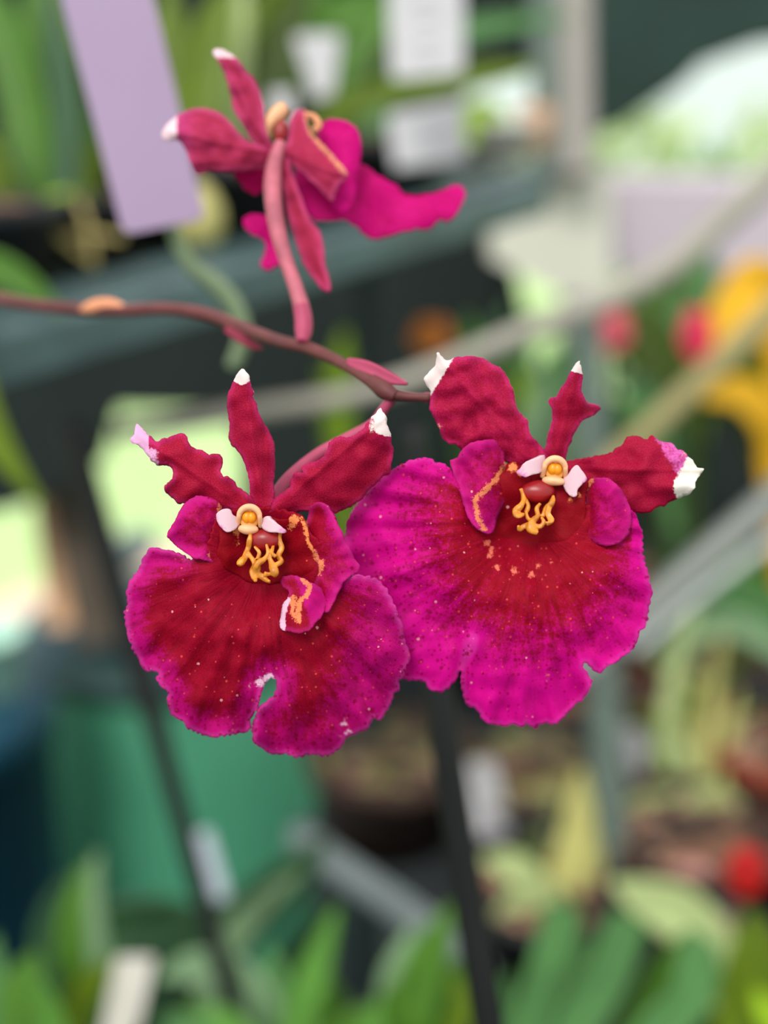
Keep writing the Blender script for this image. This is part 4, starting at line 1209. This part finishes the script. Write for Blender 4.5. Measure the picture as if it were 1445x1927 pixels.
PRA = z1([(1236, 266), (1206, 298), (1172, 340), (1130, 385), (1095, 405), (1060, 402), (1030, 405), (995, 430), (985, 470), (965, 500), (930, 518), (890, 532), (868, 548), (870, 572), (830, 580), (815, 602), (808, 640), (775, 665), (740, 690), (715, 735), (720, 790), (770, 810), (800, 778), (850, 760),
          (905, 750), (950, 750), (1000, 752), (1030, 764), (1080, 740), (1120, 720), (1155, 690), (1180, 652), (1220, 620), (1250, 590), (1281, 575), (1286, 540), (1296, 490), (1290, 440), (1286, 400), (1270, 350), (1256, 300)])
sheet('petal', PRA, axis_depth((510, 960), (728, 780), 104.6, 102.4, chan=0.6, wav=0.4, seed=35, d_mid=-0.6), M_PET, fA, (510, 960), frill=1.6,
      mag=lambda X, Y, r: 0.5 * smooth(X - 0.5 * (Y - 800), 640, 740),
      white=lambda X, Y, r: np.maximum(1.2 * smooth((X - 700) - 0.9 * (Y - 822) * (Y > 822) * 1.4 - 2 * np.clip(Y - 812, 0, 100), 0, 14) * smooth(826 - Y, 0, 10), 0.55 * smooth(X - 690, -10, 12) * smooth(828 - Y, 0, 20)), seed=35)

# ---- right flower
fB = empty('orchid_flower', W(1000, 960, 0.1075), 'bright magenta speckled orchid flower with broad white tipped petals, right of the front pair', 'orchid flower')
def lipB_depth(X, Y):
    d = np.hypot(X - 1000, Y - 985)
    th = np.arctan2(X - 1000, Y - 985)
    r = d / 340
    D = 105.0 + 2.4 * np.exp(-(d / 80) ** 2) - 0.8 * np.exp(-((d - 160) / 70) ** 2) + 2.2 * np.clip(r, 0, 1.4) ** 3
    D = D + 0.38 * np.sin(th * 24 + 3 * np.sin(th * 4)) * np.clip(r - 0.3, 0, 1) * 1.3 + 1.0 * fbm(X, Y, 0.010, 42) + 0.4 * fbm(X, Y, 0.03, 43)
    D = D + 1.6 * smooth(760 - X, 0, 120)
    D = D + 1.0 * np.exp(-((X - 866) / 14) ** 2) * smooth(Y, 1190, 1260) * (X < 882)
    return D
LIPB = [(651, 990), (664, 958), (690, 928), (718, 900), (745, 880), (768, 868), (790, 861), (808, 861), (822, 870), (840, 875), (852, 892), (870, 920), (920, 950), (960, 960), (1040, 960), (1100, 950), (1150, 960), (1187, 962), (1200, 978), (1208, 1000)] + \
    z4([(1326, 0), (1328, 60), (1334, 120), (1350, 180), (1361, 230), (1366, 290), (1352, 345), (1346, 400), (1312, 450), (1300, 490), (1270, 530), (1230, 552), (1200, 580), (1165, 600), (1138, 624), (1110, 608), (1085, 580), (1070, 575), (1072, 600), (1086, 625), (1106, 655), (1088, 700), (1060, 740), (1020, 770), (985, 810),
        (940, 845), (900, 838), (860, 862), (820, 848), (790, 862), (755, 848), (720, 856), (660, 845), (625, 830), (600, 785), (560, 765), (543, 735), (530, 675), (530, 620), (545, 570), (572, 530), (590, 480), (578, 462), (562, 480), (552, 520), (540, 575), (520, 625), (500, 660), (470, 695), (425, 706), (388, 690), (378, 668), (350, 655),
        (310, 655), (285, 650), (240, 630), (180, 520), (100, 380), (60, 200), (20, 60)])
def lipB_mag(X, Y, rim):
    d = np.hypot((X - 1000) * 0.95, (Y - 990) * 0.85)
    m = smooth(d, 80, 330) ** 0.85
    m = np.maximum(m, smooth(60 - rim, 0, 60) * (d > 130))
    return 0.02 + m * 0.98
scB = [(917, 1022, 9, .85), (926, 1035, 8, .8), (921, 1046, 8, .8), (936, 1068, 8, .8), (967, 1074, 9, .85), (1000, 1081, 9, .8), (1013, 1064, 7, .7), (1035, 1058, 6, .6)]
sheet('lip', LIPB, lipB_depth, M_LIPB, fB, (1000, 985), spacing=4.8, frill=1.1, teeth=3.4, tp=17, mag=lipB_mag, vs=15, norim=lambda X, Y: np.exp(-(((X - 1000) / 120) ** 2 + ((Y - 960) / 60) ** 2)),
      white=lambda X, Y, r: np.maximum(blob(X, Y, [(1030, 1280, 12, .35), (1043, 1295, 10, .3)]), .3 * smooth(6 - r, 0, 6)),
      yel=lambda X, Y, r: blob(X, Y, scB + [(1030, 1270, 7, .6)]),
      spot=lambda X, Y, r: smooth(np.hypot(X - 880, Y - 1060), 330, 100) * 0.75 + 0.2, seed=2)
SLB = z3([(218, 572), (228, 560), (250, 555), (262, 530), (285, 500), (322, 480), (370, 468), (420, 466), (450, 485), (468, 520), (476, 570), (500, 620), (520, 700), (480, 760), (440, 830), (420, 900), (385, 905), (340, 880), (300, 830), (270, 740), (240, 640)])
side('side_lobe', SLB, 105.4, 940, -1, fB, M_SIDE, lambda X, Y, r: smooth(960 - X, 0, 45) * (0.5 + 0.4 * smooth(30 - r, 0, 25)), inner=1.2, xin=955,
     yelf=lambda X, Y, r: 0.75 * np.exp(-(seg_dist(X, Y, z3([(482, 580), (460, 610), (430, 655), (360, 725), (332, 745), (340, 800), (350, 840), (375, 885)])) / 8) ** 2), seed=51)
SRB = z3([(900, 648), (950, 648), (985, 665), (1012, 692), (1032, 722), (1052, 760), (1064, 800), (1066, 850), (1060, 900), (1010, 950), (950, 965), (890, 950), (855, 910), (845, 850), (845, 790), (835, 730), (850, 680), (870, 655)])
side('side_lobe', SRB, 105.0, 1100, 1, fB, M_SIDE, lambda X, Y, r: smooth(X, 1100, 1140) * (0.6 + 0.35 * smooth(30 - r, 0, 25)) , inner=1.2, xin=1100,
     yelf=lambda X, Y, r: 0.78 * np.exp(-(seg_dist(X, Y, z3([(880, 660), (850, 690), (835, 740), (848, 800), (850, 850), (820, 920), (760, 950)])) / 7) ** 2), seed=53)
THB = z3([(480, 580), (520, 572), (560, 590), (640, 600), (740, 605), (800, 620), (860, 655), (852, 740), (855, 820), (850, 880), (820, 930), (760, 960), (680, 970), (560, 990), (450, 960), (375, 890), (345, 830), (330, 760), (370, 710), (430, 660), (470, 610)])
sheet('throat', THB, lambda X, Y: lipB_depth(X, Y) - 0.9 * (1 - ((X - 1003) / 108) ** 2 - ((Y - 960) / 66) ** 2) + 0.25 * fbm(X, Y, 0.03, 55), M_THR, fB, (1000, 960), spacing=4.2, frill=1.5, mag=lambda X, Y, r: np.full_like(X, .1), vs=4,
      yel=lambda X, Y, r: np.maximum(blob(X, Y, [(965, 880, 11, .9), (978, 892, 8, .7), (1072, 940, 9, .6), (1090, 930, 8, .6)]), 0.0 * X), spot=lambda X, Y, r: np.full_like(X, .2), seed=55)
callus(fB, 0.1050, [
    zr(z3, [(548, 695, 4), (560, 735, 5), (550, 775, 6), (524, 802, 6), (532, 824, 5), (562, 816, 4)]),
    zr(z3, [(560, 735, 4), (582, 775, 4), (570, 810, 4)]), zr(z3, [(640, 765, 3), (622, 790, 4), (628, 825, 5), (602, 850, 7), (598, 885, 8), (628, 906, 4)]),
    zr(z3, [(700, 730, 3), (690, 765, 6), (665, 790, 5), (650, 830, 4)]), zr(z3, [(688, 765, 5), (676, 810, 5), (694, 848, 6), (668, 862, 4)]),
    zr(z3, [(598, 860, 6), (565, 870, 5), (542, 888, 5), (535, 870, 3)]), zr(z3, [(605, 870, 5), (640, 872, 5), (655, 850, 4), (645, 830, 3)]), zr(z3, [(570, 800, 3), (580, 835, 4), (600, 850, 4)]),
], (1012, 925, 34, 22))
column(fB, 1044, 883, 0.1042, 6, z3([(526, 618), (545, 600), (562, 575), (600, 560), (640, 545), (660, 540), (662, 570), (652, 600), (640, 622), (600, 632), (570, 642), (540, 632)]),
       z3([(745, 650), (765, 635), (790, 600), (812, 586), (835, 610), (858, 650), (840, 672), (815, 700), (812, 728), (790, 735), (765, 715), (750, 690)]))
PLB = z3([(160, 56), (172, 72), (187, 87), (208, 95), (240, 80), (290, 74), (340, 78), (385, 90), (420, 115), (455, 130), (482, 162), (497, 205), (515, 245), (524, 300), (548, 345), (582, 382), (586, 425), (610, 460), (642, 497), (680, 560), (640, 620), (560, 610), (520, 600), (460, 560), (400, 545), (330, 540), (268, 512),
          (240, 490), (210, 485), (180, 460), (166, 420), (150, 385), (134, 350), (119, 320), (125, 280), (124, 240), (105, 210), (91, 185), (110, 155), (142, 125), (150, 88)])
sheet('petal', PLB, axis_depth((1010, 880), (822, 665), 106.6, 104.0, chan=0.35, wav=0.45, seed=61, d_mid=-0.8), M_PET, fB, (1010, 880), frill=1.3,
      mag=lambda X, Y, r: 0.35 + 0.3 * smooth(8 - r, 0, 6), white=lambda X, Y, r: 1.15 * smooth(864 - X - 0.6 * (Y - 672), 0, 22), yel=lambda X, Y, r: blob(X, Y, [(825, 802, 7, .6), (942, 691, 4, .6)]), seed=61)
PDB = z3([(813, 101), (827, 116), (834, 142), (839, 180), (833, 215), (836, 245), (850, 275), (870, 298), (905, 307), (924, 320), (906, 341), (875, 360), (842, 376), (816, 412), (792, 450), (786, 480), (766, 520), (758, 560), (740, 600), (670, 600), (652, 545), (654, 515), (665, 490), (675, 440), (690, 390), (695, 350), (690, 312), (674, 290),
          (690, 270), (715, 262), (735, 225), (755, 195), (775, 165), (794, 125)])
sheet('dorsal_sepal', PDB, axis_depth((1042, 870), (1088, 684), 106.8, 103.6, chan=1.2, wav=0.3, seed=63), M_PET, fB, (1042, 870), frill=0.9,
      mag=lambda X, Y, r: 0.1 + 0.5 * smooth(7 - r, 0, 5), white=lambda X, Y, r: 1.2 * smooth(706 - Y + 0.3 * (X - 1088), 0, 9), seed=63)
PRB = z3([(740, 590), (765, 566), (830, 560), (890, 546), (945, 535), (990, 515), (1025, 490), (1047, 455), (1080, 446), (1112, 455), (1137, 465), (1158, 446), (1187, 462), (1215, 478), (1250, 480), (1275, 508), (1310, 523), (1340, 550), (1366, 580), (1378, 600), (1407, 602), (1390, 630), (1366, 665), (1361, 700), (1325, 727), (1290, 745),
          (1250, 757), (1230, 777), (1195, 780), (1165, 802), (1128, 812), (1068, 800), (1000, 770), (930, 700), (850, 650), (780, 640)])
sheet('petal', PRB, axis_depth((1050, 880), (1320, 885), 106.6, 104.6, chan=0.4, wav=0.45, seed=65, d_mid=-0.5), M_PET3, fB, (1050, 880), frill=1.5,
      mag=lambda X, Y, r: 1.1 * smooth(X - 0.62 * (Y - 840), 1224, 1250) - 0.5,
      white=lambda X, Y, r: 1.1 * smooth(X + 0.55 * (Y - 890), 1262, 1296) * smooth(X - .55 * (Y - 850), 1215, 1240),
      yel=lambda X, Y, r: blob(X, Y, [(1287, 853, 8, .6)]), seed=65)

# ---- rear flower seen from behind
DC = 0.124
fC = empty('orchid_flower', W(520, 285, DC), 'small pink orchid flower seen from behind on its own pale stalk, above the front pair', 'orchid flower')
def flat(d, amp=0.8, seed=0, gx=0.0, gy=0.0, x0=520, y0=285):
    return lambda X, Y: d * 1000 + amp * fbm(X, Y, 0.015, seed) * 2 + gx * (X - x0) / 100 + gy * (Y - y0) / 100
CM = lambda v: (lambda X, Y, r: np.full_like(X, v))
# lip sweeping away to the right
sheet('lip', z5([(640, 600), (700, 560), (800, 540), (880, 560), (940, 560), (1000, 600), (1080, 648), (1130, 690), (1200, 690), (1290, 670), (1350, 645), (1388, 680), (1370, 740), (1340, 790), (1308, 812), (1280, 800), (1235, 840), (1180, 842), (1130, 852), (1060, 870), (980, 886), (920, 842), (860, 802), (790, 805), (720, 800), (680, 745)]),
      lambda X, Y: 126.5 + 0.5 * (X - 520) / 100 + 1.5 * ((Y - 380 - 0.15 * (X - 600)) / 60) ** 2 * 0.5 + 1.2 * fbm(X, Y, 0.012, 71), M_REARL, fC, (560, 320), mag=CM(.6), frill=1.5, seed=71)
sheet('side_lobe', z5([(740, 400), (762, 372), (800, 358), (845, 362), (895, 385), (927, 430), (932, 500), (925, 560), (910, 620), (905, 690), (880, 750), (830, 770), (790, 700), (760, 600), (740, 500)]),
      lambda X, Y: 124.2 + 1.2 * ((X - 650) / 40) ** 2 * 0.6 + 0.8 * fbm(X, Y, .02, 73), M_REARL, fC, (560, 320), mag=CM(.8), frill=1.0, seed=73)
sheet('side_lobe', z5([(370, 590), (410, 560), (470, 540), (530, 560), (540, 640), (505, 665), (470, 688), (430, 672), (405, 640)]), flat(0.1265, .6, 75), M_REARL, fC, (560, 320), mag=CM(.3), seed=75)
sheet('lower_lip_lobe', z5([(412, 805), (430, 785), (465, 775), (500, 780), (530, 800), (560, 860), (575, 930), (570, 1000), (545, 1005), (522, 1022), (492, 1002), (502, 960), (515, 930), (500, 890), (455, 865), (420, 835)]), flat(0.1275, .6, 77), M_REARL, fC, (560, 320), mag=CM(.6), seed=77)
sheet('dorsal_sepal', z5([(278, 65), (292, 52), (320, 55), (370, 80), (400, 110), (425, 145), (465, 190), (488, 240), (505, 300), (508, 360), (520, 430), (560, 500), (540, 530), (500, 500), (462, 465), (440, 440), (410, 385), (370, 315), (360, 260), (340, 190), (318, 130), (295, 92)]),
      axis_depth((515, 285), (402, 95), 123.6, 122.0, chan=1.2, wav=.3, seed=79), M_REAR, fC, (515, 290), mag=CM(.3), white=lambda X, Y, r: np.maximum(1.1 * smooth(116 - Y, 0, 16), .3 * smooth(5 - r, 0, 5)), frill=1.0, seed=79)
sheet('petal', z5([(55, 425), (80, 385), (110, 355), (140, 335), (190, 315), (240, 310), (300, 325), (340, 355), (375, 395), (415, 440), (460, 465), (540, 490), (545, 560), (480, 580), (430, 585), (380, 592), (320, 590), (260, 590), (212, 605), (185, 560), (165, 510), (140, 460), (105, 450), (75, 455)]),
      axis_depth((515, 290), (312, 245), 123.8, 121.5, chan=0.8, wav=.4, seed=81, d_mid=-.8), M_REAR, fC, (515, 290), mag=lambda X, Y, r: .25 + .6 * smooth(380 - X, 0, 60), white=lambda X, Y, r: 1.1 * smooth(340 - X, 0, 16), frill=1.2, seed=81)
sheet('petal', z5([(560, 500), (605, 470), (612, 420), (618, 370), (640, 325), (665, 313), (692, 330), (698, 390), (722, 430), (762, 470), (820, 535), (872, 600), (852, 630), (828, 655), (810, 690), (800, 718), (770, 690), (745, 660), (700, 620), (640, 570), (590, 540)]),
      axis_depth((530, 285), (650, 330), 123.4, 121.2, chan=0.8, wav=.4, seed=83), M_REAR, fC, (515, 290), mag=CM(.2),
      yel=lambda X, Y, r: .75 * np.exp(-(seg_dist(X, Y, z5([(690, 335), (705, 410), (760, 480), (860, 590)])) / 7) ** 2), frill=1.2, seed=83)
sheet('sepal', z5([(560, 520), (610, 520), (640, 620), (670, 700), (705, 790), (750, 852), (768, 930), (776, 1000), (797, 1080), (785, 1118), (755, 1102), (720, 1060), (680, 1000), (645, 905), (610, 790), (585, 650)]),
      axis_depth((530, 285), (620, 545), 123.4, 120.8, chan=1.4, wav=.3, seed=85), M_REAR, fC, (515, 290), mag=CM(.15), frill=.8, seed=85)
col = tube_px('column', [(502, 262, .1246, 7), (503, 240, .1246, 11), (522, 215, .1246, 15), (536, 202, .1248, 12)], M_CREAM, fC)
V, Fc = ell_px(528, 248, .1238, 13, 22, 12, 10); obj('anther', V, Fc, M_CRED, col)
tube_px('frilled_edge', [(575, 215, .1232, 4), (590, 220, .1232, 6), (600, 236, .1232, 7), (590, 246, .1232, 5)], M_BRACT, fC, lump=.4)
tube_px('pedicel', [(528, 268, .1228, 10), (516, 310, .1222, 15), (513, 360, .1215, 17), (520, 420, .121, 16), (535, 480, .1205, 14), (556, 540, .120, 14), (570, 590, .1195, 16), (570, 625, .119, 15), (568, 641, .1185, 10)], M_PED2, fC)
tube_px('pedicel_flush', [(566, 575, .1192, 15.6), (571, 600, .119, 17.2), (571, 625, .1187, 16.5), (568, 643, .1182, 10)], M_PED, fC)

# ---- the arching spike
sp = empty('flower_spike', W(300, 580, 0.137), 'thin reddish brown arching orchid stem carrying the three flowers, running in from the left', 'flower stem')
tube_px('stem', [(-160, 540, .168, 13), (-40, 556, .158, 13), (60, 573, .150, 12.5), (150, 582, .145, 12), (230, 584, .140, 12), (310, 581, .136, 12), (390, 592, .132, 13), (450, 614, .128, 12), (520, 640, .122, 12), (580, 655, .1185, 12), (640, 682, .115, 11), (690, 712, .112, 12), (725, 737, .1105, 13), (765, 746, .110, 9), (810, 748, .1095, 8)], M_STEM, sp)
tube_px('node_bract', [(150, 585, .1445, 5), (175, 578, .143, 13), (205, 574, .1415, 13), (240, 580, .139, 5)], M_BRACT, sp)
V, Fc = blade([W(425, 618, .128), W(455, 636, .127), W(478, 650, .127), W(494, 655, .127)], [.0008, .0012, .0009, .0003], .3, thick=.0003); obj('bract', V, Fc, M_STEMR, sp)
V, Fc = blade([W(655, 680, .1135), W(690, 692, .112), (W(730, 710, .111)), W(766, 722, .110)], [.0007, .0014, .0013, .0003], .2, thick=.0003); obj('bract', V, Fc, M_PED, sp)
tube_px('node', [(700, 715, .1115, 12), (722, 733, .1105, 17), (745, 746, .110, 12)], M_STEM, sp)
tube_px('pedicel', [(742, 742, .1105, 9), (722, 770, .111, 10), (700, 798, .1115, 10), (655, 824, .1115, 11), (602, 853, .111, 12), (556, 888, .110, 12), (528, 918, .1085, 12), (508, 955, .107, 11)], M_PED, sp)
tube_px('pedicel', [(800, 748, .1098, 10), (840, 756, .1115, 11), (900, 800, .1125, 11), (960, 850, .111, 11), (1020, 890, .109, 10)], M_PED, sp)
